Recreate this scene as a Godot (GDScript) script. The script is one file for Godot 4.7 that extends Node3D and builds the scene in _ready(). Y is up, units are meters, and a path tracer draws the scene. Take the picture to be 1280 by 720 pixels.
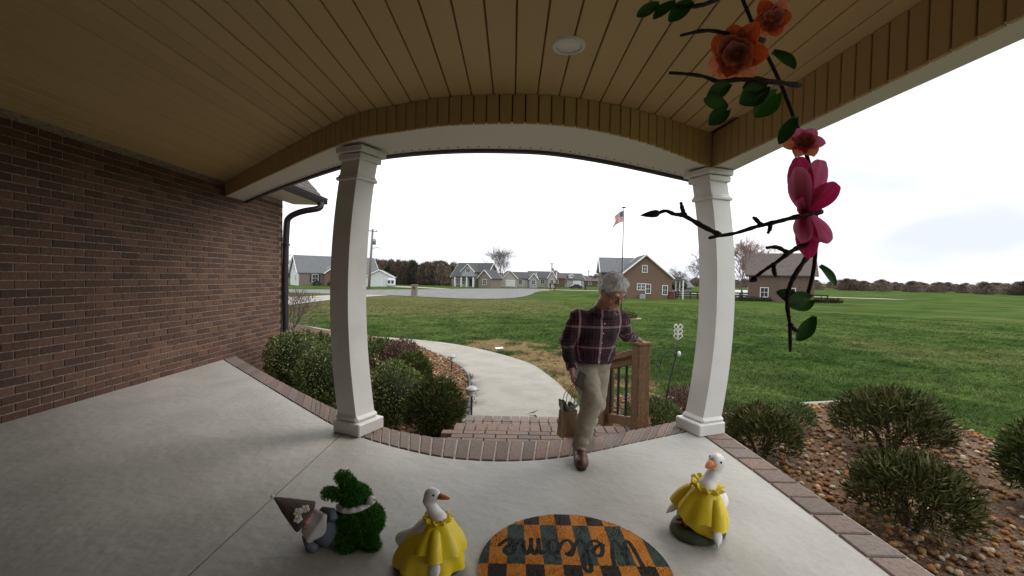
extends Node3D

# ------------------------------------------------------------------ helpers: naming and committing
var taken := {}
var M := {}
var rng := RandomNumberGenerator.new()

func numbered(parent: Node, called: String) -> String:
	var key := str(parent.get_instance_id()) + called
	var n: int = taken.get(key, 0)
	taken[key] = n + 1
	return called if n == 0 else "%s_%03d" % [called, n]

func tag(o: Node, label: String, category: String, group := "") -> Node:
	o.set_meta("label", label)
	o.set_meta("category", category)
	if group != "":
		o.set_meta("group", group)
	return o

func kind(o: Node, k: String) -> Node:
	o.set_meta("kind", k)
	return o

func thing(called: String, label: String, category: String, at := Vector3.ZERO, turn := 0.0, group := "") -> Node3D:
	var o := Node3D.new()
	o.name = numbered(self, called)
	add_child(o, true)
	o.position = at
	o.rotation.y = turn
	tag(o, label, category, group)
	return o

func put(mesh: Mesh, m: Material, called: String, parent: Node = self, xf := Transform3D.IDENTITY) -> MeshInstance3D:
	var o := MeshInstance3D.new()
	o.mesh = mesh
	o.material_override = m
	o.name = numbered(parent, called)
	parent.add_child(o, true)
	o.transform = xf
	return o

func obj(st: SurfaceTool, m: Material, called: String, parent: Node = self, xf := Transform3D.IDENTITY) -> MeshInstance3D:
	return put(done(st), m, called, parent, xf)

func done(st: SurfaceTool) -> ArrayMesh:
	st.generate_normals()
	return st.commit()

func many(mesh: Mesh, m: Material, xfs: Array, cols: Array, called: String, parent: Node = self) -> MultiMeshInstance3D:
	var mm := MultiMesh.new()
	mm.transform_format = MultiMesh.TRANSFORM_3D
	mm.use_colors = cols.size() > 0
	mm.mesh = mesh
	mm.instance_count = xfs.size()
	for i in xfs.size():
		mm.set_instance_transform(i, xfs[i])
		if cols.size() > 0:
			mm.set_instance_color(i, cols[i])
	var o := MultiMeshInstance3D.new()
	o.multimesh = mm
	o.material_override = m
	o.name = numbered(parent, called)
	parent.add_child(o, true)
	kind(o, "stuff")
	return o

# ------------------------------------------------------------------ helpers: shapes
func S(flat := true) -> SurfaceTool:
	var s := SurfaceTool.new()
	s.begin(Mesh.PRIMITIVE_TRIANGLES)
	s.set_smooth_group(-1 if flat else 0)
	return s

func tri(s: SurfaceTool, a: Vector3, b: Vector3, c: Vector3) -> void:
	s.add_vertex(a); s.add_vertex(c); s.add_vertex(b)

func quad(s: SurfaceTool, a: Vector3, b: Vector3, c: Vector3, d: Vector3) -> void:
	tri(s, a, b, c); tri(s, a, c, d)

func quad_out(s: SurfaceTool, a: Vector3, b: Vector3, c: Vector3, d: Vector3, o: Vector3) -> void:
	if (b - a).cross(c - a).dot((a + c) * 0.5 - o) < 0.0:
		quad(s, d, c, b, a)
	else:
		quad(s, a, b, c, d)

func tri_out(s: SurfaceTool, a: Vector3, b: Vector3, c: Vector3, o: Vector3) -> void:
	if (b - a).cross(c - a).dot((a + b + c) / 3.0 - o) < 0.0:
		tri(s, a, c, b)
	else:
		tri(s, a, b, c)

func box(s: SurfaceTool, xf: Transform3D, size: Vector3, bev := 0.0) -> void:
	var h := size * 0.5
	var o := xf.origin
	var b: float = minf(bev, minf(h.x, minf(h.y, h.z)) * 0.9)
	if b <= 0.0:
		var p := []
		for i in 8:
			p.append(xf * Vector3(h.x if i & 1 else -h.x, h.y if i & 2 else -h.y, h.z if i & 4 else -h.z))
		for f in [[0, 1, 3, 2], [4, 5, 7, 6], [0, 1, 5, 4], [2, 3, 7, 6], [0, 2, 6, 4], [1, 3, 7, 5]]:
			quad_out(s, p[f[0]], p[f[1]], p[f[2]], p[f[3]], o)
		return
	var c := {}
	for sx in [-1, 1]:
		for sy in [-1, 1]:
			for sz in [-1, 1]:
				c[[sx, sy, sz, 0]] = xf * Vector3(sx * h.x, sy * (h.y - b), sz * (h.z - b))
				c[[sx, sy, sz, 1]] = xf * Vector3(sx * (h.x - b), sy * h.y, sz * (h.z - b))
				c[[sx, sy, sz, 2]] = xf * Vector3(sx * (h.x - b), sy * (h.y - b), sz * h.z)
				tri_out(s, c[[sx, sy, sz, 0]], c[[sx, sy, sz, 1]], c[[sx, sy, sz, 2]], o)
	for u in [-1, 1]:
		quad_out(s, c[[u, -1, -1, 0]], c[[u, 1, -1, 0]], c[[u, 1, 1, 0]], c[[u, -1, 1, 0]], o)
		quad_out(s, c[[-1, u, -1, 1]], c[[1, u, -1, 1]], c[[1, u, 1, 1]], c[[-1, u, 1, 1]], o)
		quad_out(s, c[[-1, -1, u, 2]], c[[1, -1, u, 2]], c[[1, 1, u, 2]], c[[-1, 1, u, 2]], o)
		for v in [-1, 1]:
			quad_out(s, c[[u, v, -1, 0]], c[[u, v, 1, 0]], c[[u, v, 1, 1]], c[[u, v, -1, 1]], o)
			quad_out(s, c[[u, -1, v, 0]], c[[u, 1, v, 0]], c[[u, 1, v, 2]], c[[u, -1, v, 2]], o)
			quad_out(s, c[[-1, u, v, 1]], c[[1, u, v, 1]], c[[1, u, v, 2]], c[[-1, u, v, 2]], o)

func at(p: Vector3, yaw := 0.0, tilt := 0.0, roll := 0.0) -> Transform3D:
	return Transform3D(Basis.from_euler(Vector3(tilt, yaw, roll)), p)

func bx(center: Vector3, size: Vector3, bev := 0.0, yaw := 0.0) -> ArrayMesh:
	var s := S()
	box(s, at(center, yaw), size, bev)
	return done(s)

func tube(s: SurfaceTool, pts: Array, radii: Array, sides := 8, cap := true) -> void:
	var n := pts.size()
	var rings := []
	var t0: Vector3 = (pts[1] - pts[0]).normalized()
	var u := t0.cross(Vector3.UP if absf(t0.y) < 0.9 else Vector3.RIGHT).normalized()
	for i in n:
		var t: Vector3 = (pts[mini(i + 1, n - 1)] - pts[maxi(i - 1, 0)]).normalized()
		u = (u - t * u.dot(t)).normalized()
		var w := t.cross(u)
		var ring := []
		var r: float = radii[mini(i, radii.size() - 1)]
		for k in sides:
			var a := TAU * k / sides
			ring.append(pts[i] + (u * cos(a) + w * sin(a)) * r)
		rings.append(ring)
	for i in n - 1:
		for k in sides:
			var k2 := (k + 1) % sides
			quad(s, rings[i][k], rings[i][k2], rings[i + 1][k2], rings[i + 1][k])
	if cap:
		for k in sides:
			var k2 := (k + 1) % sides
			tri(s, pts[0], rings[0][k2], rings[0][k])
			tri(s, pts[n - 1], rings[n - 1][k], rings[n - 1][k2])

func lathe(s: SurfaceTool, prof: Array, segs: int, xf := Transform3D.IDENTITY, warp = null) -> void:
	var rows := []
	for p in prof:
		var row := []
		for k in segs:
			var a := TAU * k / segs
			var q := Vector3(cos(a) * p.x, p.y, -sin(a) * p.x)
			if warp != null:
				q = warp.call(q, a)
			row.append(xf * q)
		rows.append(row)
	for i in prof.size() - 1:
		for k in segs:
			var k2 := (k + 1) % segs
			quad(s, rows[i][k], rows[i][k2], rows[i + 1][k2], rows[i + 1][k])

func ball(s: SurfaceTool, c: Vector3, r: Vector3, segs := 12, rows := 8, b := Basis.IDENTITY) -> void:
	var prof := []
	for i in rows + 1:
		var a := -PI / 2 + PI * i / rows
		prof.append(Vector2(maxf(cos(a), 0.001), sin(a)))
	lathe(s, prof, segs, Transform3D(b * Basis.from_scale(r), c))

func prism(s: SurfaceTool, poly: PackedVector2Array, y0: float, y1: float, xf := Transform3D.IDENTITY) -> void:
	var idx := Geometry2D.triangulate_polygon(poly)
	for i in range(0, idx.size(), 3):
		var a := poly[idx[i]]; var b := poly[idx[i + 1]]; var c := poly[idx[i + 2]]
		if (b - a).cross(c - a) > 0.0:
			var t := b; b = c; c = t
		tri(s, xf * Vector3(a.x, y1, a.y), xf * Vector3(b.x, y1, b.y), xf * Vector3(c.x, y1, c.y))
		tri(s, xf * Vector3(a.x, y0, a.y), xf * Vector3(c.x, y0, c.y), xf * Vector3(b.x, y0, b.y))
	var ccw := Geometry2D.is_polygon_clockwise(poly)
	for i in poly.size():
		var a := poly[i]; var b := poly[(i + 1) % poly.size()]
		if ccw:
			var t := a; a = b; b = t
		quad(s, xf * Vector3(b.x, y0, b.y), xf * Vector3(a.x, y0, a.y), xf * Vector3(a.x, y1, a.y), xf * Vector3(b.x, y1, b.y))

func smooth_line(p: Array, per := 6) -> Array:
	var out := []
	var n := p.size()
	for i in n - 1:
		var a = p[maxi(i - 1, 0)]; var b = p[i]; var c = p[i + 1]; var d = p[mini(i + 2, n - 1)]
		for k in per:
			var t := float(k) / per
			out.append(0.5 * (2.0 * b + (c - a) * t + (2.0 * a - 5.0 * b + 4.0 * c - d) * t * t + (3.0 * b - a - 3.0 * c + d) * t * t * t))
	out.append(p[n - 1])
	return out

func resample(p: Array, n: int) -> Array:
	var acc := [0.0]
	for i in p.size() - 1:
		acc.append(acc[i] + (p[i + 1] - p[i]).length())
	var out := []
	var j := 0
	for i in n + 1:
		var d: float = acc[-1] * i / n
		while j < p.size() - 2 and acc[j + 1] < d:
			j += 1
		var t: float = clampf((d - acc[j]) / maxf(acc[j + 1] - acc[j], 1e-6), 0, 1)
		out.append(p[j].lerp(p[j + 1], t))
	return out

func length_of(p: Array) -> float:
	var l := 0.0
	for i in p.size() - 1:
		l += (p[i + 1] - p[i]).length()
	return l

func v2(a: Array) -> Array:
	var o := []
	for p in a:
		o.append(Vector2(p[0], p[1]))
	return o

# height of the land: level by the porch, falling away gently further out
func g(x: float, z: float) -> float:
	return -0.45 - 1.9 * (1.0 - exp(-maxf(0.0, sqrt(x * x + z * z) - 7.0) / 60.0))

func gp(x: float, z: float, up := 0.0) -> Vector3:
	return Vector3(x, g(x, z) + up, z)

# a sheet that lies on the land between two lines
func sheet(s: SurfaceTool, L: Array, R: Array, m: int, up: float) -> void:
	for i in L.size() - 1:
		for k in m:
			var q := []
			for e in [[i, k], [i, k + 1], [i + 1, k + 1], [i + 1, k]]:
				var p: Vector2 = L[e[0]].lerp(R[e[0]], float(e[1]) / m)
				q.append(gp(p.x, p.y, up))
			quad_out(s, q[0], q[1], q[2], q[3], q[0] - Vector3(0, 10, 0))

# ------------------------------------------------------------------ smooth-joined bodies (surface nets over a distance field)
class Field:
	var o: Vector3
	var h: float
	var n: Vector3i
	var d: PackedFloat32Array
	func _init(lo: Vector3, hi: Vector3, cell: float) -> void:
		o = lo; h = cell
		n = Vector3i(((hi - lo) / cell).ceil()) + Vector3i.ONE
		d.resize(n.x * n.y * n.z)
		d.fill(9.0)
	func _span(lo: Vector3, hi: Vector3) -> Array:
		var a := Vector3i(((lo - o) / h).floor()).clamp(Vector3i.ZERO, n - Vector3i.ONE)
		var b := Vector3i(((hi - o) / h).ceil()).clamp(Vector3i.ZERO, n - Vector3i.ONE)
		return [a, b]
	func _join(i: int, v: float, k: float) -> void:
		var c := d[i]
		if k > 0.0:
			var t := maxf(k - absf(c - v), 0.0) / k
			d[i] = minf(c, v) - t * t * k * 0.25
		else:
			d[i] = minf(c, v)
	func cap(a: Vector3, b: Vector3, ra: float, rb: float, k := 0.02) -> void:
		var m := maxf(ra, rb) + k + 2.5 * h
		var sp := _span(a.min(b) - Vector3.ONE * m, a.max(b) + Vector3.ONE * m)
		var ab := b - a
		var l2 := maxf(ab.length_squared(), 1e-9)
		for z in range(sp[0].z, sp[1].z + 1):
			for y in range(sp[0].y, sp[1].y + 1):
				var at := (z * n.y + y) * n.x
				for x in range(sp[0].x, sp[1].x + 1):
					var p := o + Vector3(x, y, z) * h
					var t := clampf((p - a).dot(ab) / l2, 0.0, 1.0)
					_join(at + x, (p - a - ab * t).length() - lerpf(ra, rb, t), k)
	func ell(c: Vector3, r: Vector3, b := Basis.IDENTITY, k := 0.02) -> void:
		var m := maxf(r.x, maxf(r.y, r.z)) + k + 2.5 * h
		var sp := _span(c - Vector3.ONE * m, c + Vector3.ONE * m)
		var inv := b.inverse()
		for z in range(sp[0].z, sp[1].z + 1):
			for y in range(sp[0].y, sp[1].y + 1):
				var at := (z * n.y + y) * n.x
				for x in range(sp[0].x, sp[1].x + 1):
					var p := inv * (o + Vector3(x, y, z) * h - c)
					var k0 := (p / r).length()
					var k1 := (p / (r * r)).length()
					_join(at + x, k0 * (k0 - 1.0) / maxf(k1, 1e-6) if k0 > 1e-4 else -minf(r.x, minf(r.y, r.z)), k)
	func chain(p: Array, r: Array, k := 0.02) -> void:
		for i in p.size() - 1:
			cap(p[i], p[i + 1], r[i], r[i + 1], k)
	func cut(p0: Vector3, nrm: Vector3) -> void:   # takes away the side nrm points to
		var nn := nrm.normalized()
		for i in d.size():
			var x := i % n.x
			@warning_ignore("integer_division")
			var y := (i / n.x) % n.y
			@warning_ignore("integer_division")
			var z := i / (n.x * n.y)
			d[i] = maxf(d[i], (o + Vector3(x, y, z) * h - p0).dot(nn))
	func ripple(f: Callable) -> void:
		for i in d.size():
			if absf(d[i]) < 4.0 * h:
				var x := i % n.x
				@warning_ignore("integer_division")
				var y := (i / n.x) % n.y
				@warning_ignore("integer_division")
				var z := i / (n.x * n.y)
				d[i] += f.call(o + Vector3(x, y, z) * h)
	func mesh(s: SurfaceTool, xf := Transform3D.IDENTITY) -> void:
		var vert := {}
		var sx := 1; var sy := n.x; var sz := n.x * n.y
		var corner := [0, sx, sy, sx + sy, sz, sx + sz, sy + sz, sx + sy + sz]
		var off := []
		for i in 8:
			off.append(Vector3(i & 1, (i >> 1) & 1, (i >> 2) & 1))
		var edges := [[0, 1], [2, 3], [4, 5], [6, 7], [0, 2], [1, 3], [4, 6], [5, 7], [0, 4], [1, 5], [2, 6], [3, 7]]
		for z in n.z - 1:
			for y in n.y - 1:
				var base := z * sz + y * sy
				for x in n.x - 1:
					var i := base + x
					var c := d[i]
					if absf(c) > 3.5 * h:
						continue
					var neg := 0
					for k in 8:
						if d[i + corner[k]] < 0.0:
							neg += 1
					if neg == 0 or neg == 8:
						continue
					var sum := Vector3.ZERO
					var cnt := 0
					for e in edges:
						var a := d[i + corner[e[0]]]; var b := d[i + corner[e[1]]]
						if (a < 0.0) != (b < 0.0):
							sum += off[e[0]].lerp(off[e[1]], a / (a - b))
							cnt += 1
					vert[i] = xf * (o + (Vector3(x, y, z) + sum / cnt) * h)
		for i in vert:
			var x: int = i % n.x
			@warning_ignore("integer_division")
			var y: int = (i / n.x) % n.y
			@warning_ignore("integer_division")
			var z: int = i / (n.x * n.y)
			var c: float = d[i]
			for ax in 3:
				var st: int = [sx, sy, sz][ax]
				var e := d[i + st]
				if (c < 0.0) == (e < 0.0):
					continue
				var u: int = [sy, sz, sx][ax]
				var w: int = [sz, sx, sy][ax]
				if [y, z, x][ax] == 0 or [z, x, y][ax] == 0:
					continue
				var q := [vert.get(i - u - w), vert.get(i - w), vert.get(i), vert.get(i - u)]
				if q.has(null):
					continue
				if c > 0.0:
					q.reverse()
				s.add_vertex(q[0]); s.add_vertex(q[2]); s.add_vertex(q[1])
				s.add_vertex(q[0]); s.add_vertex(q[3]); s.add_vertex(q[2])

# ------------------------------------------------------------------ materials
func flat(c: Color, rough := 0.8, metal := 0.0) -> StandardMaterial3D:
	var m := StandardMaterial3D.new()
	m.albedo_color = c.linear_to_srgb()
	m.roughness = rough
	m.metallic = metal
	return m

func noise_image(size: int, freq: float, oct: int, sd: int, type := FastNoiseLite.TYPE_SIMPLEX_SMOOTH) -> Image:
	var f := FastNoiseLite.new()
	f.noise_type = type
	f.frequency = freq
	f.fractal_octaves = oct
	f.seed = sd
	return f.get_seamless_image(size, size)

# a colour texture that runs from c0 through c1 to c2 (linear colours) with a second, finer noise on top
func ramp_tex(size: int, freq: float, sd: int, c0: Color, c1: Color, c2: Color, fine := 0.25, fine_freq := 0.2) -> ImageTexture:
	var a := noise_image(size, freq, 4, sd)
	var b := noise_image(size, fine_freq, 2, sd + 7)
	var im := Image.create(size, size, true, Image.FORMAT_RGB8)
	for y in size:
		for x in size:
			var t := clampf((a.get_pixel(x, y).r - 0.5) * 1.5 + 0.5 + (b.get_pixel(x, y).r - 0.5) * fine * 2.0, 0, 1)
			var c := c0.lerp(c1, t * 2.0) if t < 0.5 else c1.lerp(c2, t * 2.0 - 1.0)
			im.set_pixel(x, y, c.linear_to_srgb())
	im.generate_mipmaps()
	return ImageTexture.create_from_image(im)

func bump_tex(size: int, freq: float, oct: int, sd: int, strength: float) -> ImageTexture:
	var a := noise_image(size, freq, oct, sd)
	a.bump_map_to_normal_map(strength)
	return ImageTexture.create_from_image(a)

func grained(tex: Texture2D, scale: float, rough := 0.85, bump: Texture2D = null, bscale := 1.0, tint := Color.WHITE, world := true) -> StandardMaterial3D:
	var m := StandardMaterial3D.new()
	m.albedo_texture = tex
	m.albedo_color = tint
	m.roughness = rough
	m.uv1_triplanar = true
	m.uv1_world_triplanar = world
	m.uv1_scale = Vector3.ONE * scale
	if bump:
		m.normal_enabled = true
		m.normal_texture = bump
		m.normal_scale = bscale
	return m

func painted(rough := 0.8, backlight := 0.0) -> StandardMaterial3D:
	var m := StandardMaterial3D.new()
	m.vertex_color_use_as_albedo = true
	m.roughness = rough
	if backlight > 0.0:
		m.backlight_enabled = true
		m.backlight = Color(backlight, backlight, backlight * 0.6)
	return m

# ------------------------------------------------------------------ foliage
# small leaf faces; each spot is [point, outward direction]
func leaves(spots: Array, size: float, slim: float, cols: Array, sd: int, droop := 0.0) -> ArrayMesh:
	var r := RandomNumberGenerator.new()
	r.seed = sd
	var v := PackedVector3Array(); var nn := PackedVector3Array(); var cc := PackedColorArray()
	for sp in spots:
		var p: Vector3 = sp[0]
		var dir: Vector3 = (sp[1] + Vector3(r.randf_range(-1, 1), r.randf_range(-1, 1) - droop, r.randf_range(-1, 1)) * 0.8).normalized()
		var side := dir.cross(Vector3(r.randf_range(-1, 1), r.randf_range(-1, 1), r.randf_range(-1, 1))).normalized()
		var l := size * r.randf_range(0.6, 1.3)
		var c0: Color = cols[r.randi() % cols.size()]
		var c: Color = c0 * r.randf_range(0.75, 1.25)
		var tip := p + dir * l
		var mid := p + dir * l * 0.5
		var nrm := dir.cross(side).normalized()
		mid += nrm * l * 0.08
		var a := mid + side * l * slim
		var b := mid - side * l * slim
		for q in [p, a, tip, p, tip, b]:
			v.append(q); nn.append(nrm); cc.append(c)
	var arr := []
	arr.resize(Mesh.ARRAY_MAX)
	arr[Mesh.ARRAY_VERTEX] = v; arr[Mesh.ARRAY_NORMAL] = nn; arr[Mesh.ARRAY_COLOR] = cc
	var am := ArrayMesh.new()
	am.add_surface_from_arrays(Mesh.PRIMITIVE_TRIANGLES, arr)
	return am

func round_spots(n: int, r: Vector3, sd: int, shell := 0.3, low := -0.9) -> Array:
	var q := RandomNumberGenerator.new()
	q.seed = sd
	var f := FastNoiseLite.new()
	f.seed = sd
	f.frequency = 1.6
	var out := []
	while out.size() < n:
		var d := Vector3(q.randf_range(-1, 1), q.randf_range(-1, 1), q.randf_range(-1, 1))
		if d.length() > 1.0 or d.length() < 0.05:
			continue
		d = d.normalized()
		if d.y < low:
			continue
		var lump := 1.0 + 0.22 * f.get_noise_3dv(d * 1.2) + 0.1 * f.get_noise_3dv(d * 4.0)
		out.append([d * r * lump * (1.0 - shell * q.randf() * q.randf()), d])
	return out

func shrub(called: String, label: String, pos: Vector3, mesh: Mesh, core_r: Vector3, core_mat: Material, turn := 0.0, size := 1.0, group := "") -> Node3D:
	var t := thing(called, label, "shrub", pos, turn, group)
	t.scale = Vector3.ONE * size
	put(mesh, M.leaf, "foliage", t, at(Vector3(0, core_r.y * 0.9, 0)))
	var s := S(false)
	for i in 5:
		var a := i * 1.9
		tube(s, [Vector3(0.02 * cos(a), -0.02, 0.02 * sin(a)), Vector3(0.25 * cos(a) * core_r.x, core_r.y * 0.6, 0.25 * sin(a) * core_r.z), Vector3(0.6 * cos(a) * core_r.x, core_r.y * 1.3, 0.6 * sin(a) * core_r.z)], [0.02, 0.014, 0.006], 5)
	obj(s, M.bark, "stem", t)
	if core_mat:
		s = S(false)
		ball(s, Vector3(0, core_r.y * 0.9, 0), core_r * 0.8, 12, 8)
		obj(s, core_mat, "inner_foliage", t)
	return t

func branch(s: SurfaceTool, p: Vector3, d: Vector3, l: float, r: float, depth: int, q: RandomNumberGenerator, up: float, spread: float, thin := 0.012) -> void:
	var pts := [p]
	var rad := [r]
	var dir := d
	var n := 3
	for i in n:
		dir = (dir + Vector3(q.randf_range(-1, 1), q.randf_range(-0.6, 0.8) * up + up * 0.35, q.randf_range(-1, 1)) * 0.16).normalized()
		pts.append(pts[-1] + dir * l / n)
		rad.append(lerpf(r, r * 0.6, float(i + 1) / n))
	tube(s, pts, rad, 6 if depth > 3 else (4 if depth > 1 else 3), false)
	if depth <= 0 or r < thin * 0.3:
		return
	var kids := 3 if depth > 1 else 4
	for k in kids:
		var from: Vector3 = pts[n] if k < 2 else pts[1 + q.randi() % n]
		var side := dir.cross(Vector3(q.randf_range(-1, 1), q.randf_range(-1, 1), q.randf_range(-1, 1))).normalized()
		branch(s, from, (dir + side * spread * q.randf_range(0.6, 1.3)).normalized(), l * q.randf_range(0.6, 0.85), maxf(r * 0.58, thin), depth - 1, q, up, spread, thin)

func bare_tree(sd: int, height: float, depth := 5, spread := 0.6, thin := 0.012) -> Array:   # [trunk, twigs]
	var q := RandomNumberGenerator.new()
	q.seed = sd
	var tr := S(false)
	var lead := [Vector3(0, -0.3, 0)]
	var lr := [height * 0.02]
	for i in 8:
		var f := (i + 1) / 8.0
		lead.append(Vector3(q.randf_range(-1, 1) * 0.012 * height, height * 0.86 * f, q.randf_range(-1, 1) * 0.012 * height))
		lr.append(lerpf(height * 0.016, height * 0.003, f))
	tube(tr, lead, lr, 8, false)
	var tw := S(false)
	for i in 22:
		var f := 0.24 + 0.74 * i / 22.0
		var a := i * 2.4 + q.randf() * 0.5
		var k := clampi(int(f * 8.0), 0, 7)
		var from: Vector3 = lead[k].lerp(lead[k + 1], f * 8.0 - k)
		var l := height * 0.2 * sin(PI * clampf(0.25 + f * 0.72, 0, 1)) * q.randf_range(0.8, 1.2) + height * 0.03
		branch(tw, from, Vector3(cos(a) * spread * 1.5, 1.0, sin(a) * spread * 1.5).normalized(), l, height * lerpf(0.008, 0.0035, f), depth, q, 0.6, spread * 1.25, thin)
	return [done(tr), done(tw)]

func place_tree(called: String, label: String, pos: Vector3, meshes: Array, m: Material, turn: float, size: float, group := "") -> Node3D:
	var t := thing(called, label, "tree", pos, turn, group)
	t.scale = Vector3.ONE * size
	put(meshes[0], M.bark_grey, "trunk", t)
	put(meshes[1], m, "crown", t)
	return t

# ------------------------------------------------------------------ houses
# x along the front, y up, z towards the front; axis 0: ridge along x, 1: ridge along z
func gable_block(h: Node, w: float, d: float, eave: float, ridge: float, axis: int, wall: Material, roof: Material, trim: Material, c := Vector3.ZERO, over := 0.35) -> void:
	var s := S()
	var hw := w / 2; var hd := d / 2
	if axis == 0:
		hw = d / 2; hd = w / 2
	var b := Basis.IDENTITY if axis == 1 else Basis(Vector3.UP, PI / 2)
	var xf := Transform3D(b, c)
	# in this frame the ridge runs along z
	var P := func(x: float, y: float, z: float) -> Vector3: return xf * Vector3(x, y, z)
	var o := xf * Vector3(0, eave * 0.5, 0)
	for e in [-1, 1]:
		quad_out(s, P.call(e * hw, -1.5, -hd), P.call(e * hw, -1.5, hd), P.call(e * hw, eave, hd), P.call(e * hw, eave, -hd), o)
		quad_out(s, P.call(-hw, -1.5, e * hd), P.call(hw, -1.5, e * hd), P.call(hw, eave, e * hd), P.call(-hw, eave, e * hd), o)
		tri_out(s, P.call(-hw, eave, e * hd), P.call(hw, eave, e * hd), P.call(0, ridge, e * hd), o)
	obj(s, wall, "wall", h)
	var slope := (ridge - eave) / hw
	for e in [-1, 1]:
		s = S()
		var lo: float = hw + over
		var yl: float = eave - over * slope
		var th := 0.16
		var p := [P.call(0, ridge + 0.02, -hd - over), P.call(0, ridge + 0.02, hd + over), P.call(e * lo, yl + 0.02, hd + over), P.call(e * lo, yl + 0.02, -hd - over)]
		var q := []
		for k in 4:
			q.append(p[k] + Vector3(0, th, 0))
		var mid: Vector3 = (p[0] + p[2]) * 0.5 + Vector3(0, th * 0.5, 0)
		quad_out(s, p[0], p[1], p[2], p[3], mid)
		quad_out(s, q[0], q[1], q[2], q[3], mid)
		for k in 4:
			quad_out(s, p[k], p[(k + 1) % 4], q[(k + 1) % 4], q[k], mid)
		obj(s, roof, "roof", h)
		for f in [-1, 1]:
			s = S()
			tube(s, [P.call(0, ridge + 0.06, f * (hd + over + 0.03)), P.call(e * lo, yl + 0.06, f * (hd + over + 0.03))], [0.13], 4)
			obj(s, trim, "bargeboard", h)

func hip_block(h: Node, w: float, d: float, eave: float, ridge: float, wall: Material, roof: Material, c := Vector3.ZERO, over := 0.4) -> void:
	put(bx(c + Vector3(0, eave / 2 - 0.75, 0), Vector3(w, eave + 1.5, d)), wall, "wall", h)
	var s := S()
	var x := w / 2 + over; var z := d / 2 + over
	var r := maxf(0.05, x - z)
	var e := [c + Vector3(-x, eave, -z), c + Vector3(x, eave, -z), c + Vector3(x, eave, z), c + Vector3(-x, eave, z)]
	var a := c + Vector3(-r, ridge, 0); var b := c + Vector3(r, ridge, 0)
	var o := c + Vector3(0, eave + 0.1, 0)
	quad_out(s, e[3], e[2], b, a, o); quad_out(s, e[0], e[1], b, a, o)
	tri_out(s, e[1], e[2], b, o); tri_out(s, e[0], e[3], a, o)
	quad_out(s, e[0], e[1], e[2], e[3], c + Vector3(0, ridge, 0))
	obj(s, roof, "roof", h)

# face: 0 front (+z), 1 right (+x), 2 back, 3 left; u along the face, y centre height, dist the face's distance from the centre
func window(h: Node, face: int, dist: float, u: float, y: float, w: float, hh: float, trim: Material, shutters: Material = null, c := Vector3.ZERO) -> void:
	var xf := Transform3D(Basis(Vector3.UP, face * PI / 2), c)
	var s := S()
	var t := 0.11
	for e in [-1, 1]:
		box(s, xf * at(Vector3(u + e * (w / 2), y, dist + 0.03)), Vector3(t, hh + t, 0.12))
		box(s, xf * at(Vector3(u, y + e * hh / 2, dist + 0.033)), Vector3(w - t, t, 0.12))
	box(s, xf * at(Vector3(u, y, dist + 0.025)), Vector3(w - t, 0.06, 0.09))
	box(s, xf * at(Vector3(u, y, dist + 0.02)), Vector3(0.05, hh - t, 0.08))
	var f := obj(s, trim, "window", h)
	s = S()
	box(s, xf * at(Vector3(u, y, dist + 0.005)), Vector3(w - t, hh - t, 0.04))
	obj(s, M.pane, "pane", f)
	if shutters:
		for e in [-1, 1]:
			s = S()
			box(s, xf * at(Vector3(u + e * (w / 2 + 0.32), y, dist + 0.03)), Vector3(0.4, hh + 0.1, 0.06), 0.01)
			obj(s, shutters, "shutter", h)

func slab(h: Node, called: String, m: Material, c: Vector3, size: Vector3, bev := 0.0) -> MeshInstance3D:
	return put(bx(c, size, bev), m, called, h)

func garage_door(h: Node, x: float, z: float, w: float, hh: float, m: Material) -> void:
	var d := slab(h, "garage_door", M.dark, Vector3(x, hh / 2, z), Vector3(w, hh, 0.06))
	for k in 4:
		slab(d, "panel", m, Vector3(x, hh * (k + 0.5) / 4, z + 0.04), Vector3(w - 0.06, hh / 4 - 0.05, 0.06), 0.015)

# ------------------------------------------------------------------ utility pole
func utility_pole(label: String, pos: Vector3, height: float, turn: float, transformer: bool, group: String) -> void:
	var t := thing("utility_pole", label, "utility pole", pos, turn, group)
	var s := S(false)
	tube(s, [Vector3(0, -0.5, 0), Vector3(0, height, 0)], [0.3, 0.2], 8)
	obj(s, M.bark_grey, "pole", t)
	s = S()
	box(s, at(Vector3(0, height - 0.5, 0.25)), Vector3(2.0, 0.18, 0.16), 0.02)
	obj(s, M.bark_grey, "crossarm", t)
	for x in [-0.85, 0.85]:
		s = S(false)
		lathe(s, [Vector2(0.02, 0), Vector2(0.12, 0.05), Vector2(0.06, 0.12), Vector2(0.12, 0.2), Vector2(0.02, 0.35)], 8, at(Vector3(x, height - 0.4, 0.25)))
		obj(s, M.grey_metal, "insulator", t)
	if transformer:
		s = S(false)
		lathe(s, [Vector2(0.02, 0), Vector2(0.35, 0.05), Vector2(0.35, 1.1), Vector2(0.25, 1.25), Vector2(0.02, 1.3)], 10, at(Vector3(0.5, height - 3.4, 0.1)))
		obj(s, M.grey_metal, "transformer", t)
		s = S(false)
		tube(s, [Vector3(0.2, height - 4.2, 0), Vector3(1.3, height - 3.9, 0), Vector3(1.7, height - 4.1, 0)], [0.06], 5)
		obj(s, M.grey_metal, "lamp_arm", t)

# ------------------------------------------------------------------ the porch
var FI := []
var FO := []
var BI := []
var BO := []

func on_line(p: Array, x: float) -> Vector3:
	for i in p.size() - 1:
		if x <= p[i + 1].x or i == p.size() - 2:
			var t: float = (x - p[i].x) / (p[i + 1].x - p[i].x)
			return p[i].lerp(p[i + 1], t)
	return p[-1]

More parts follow.
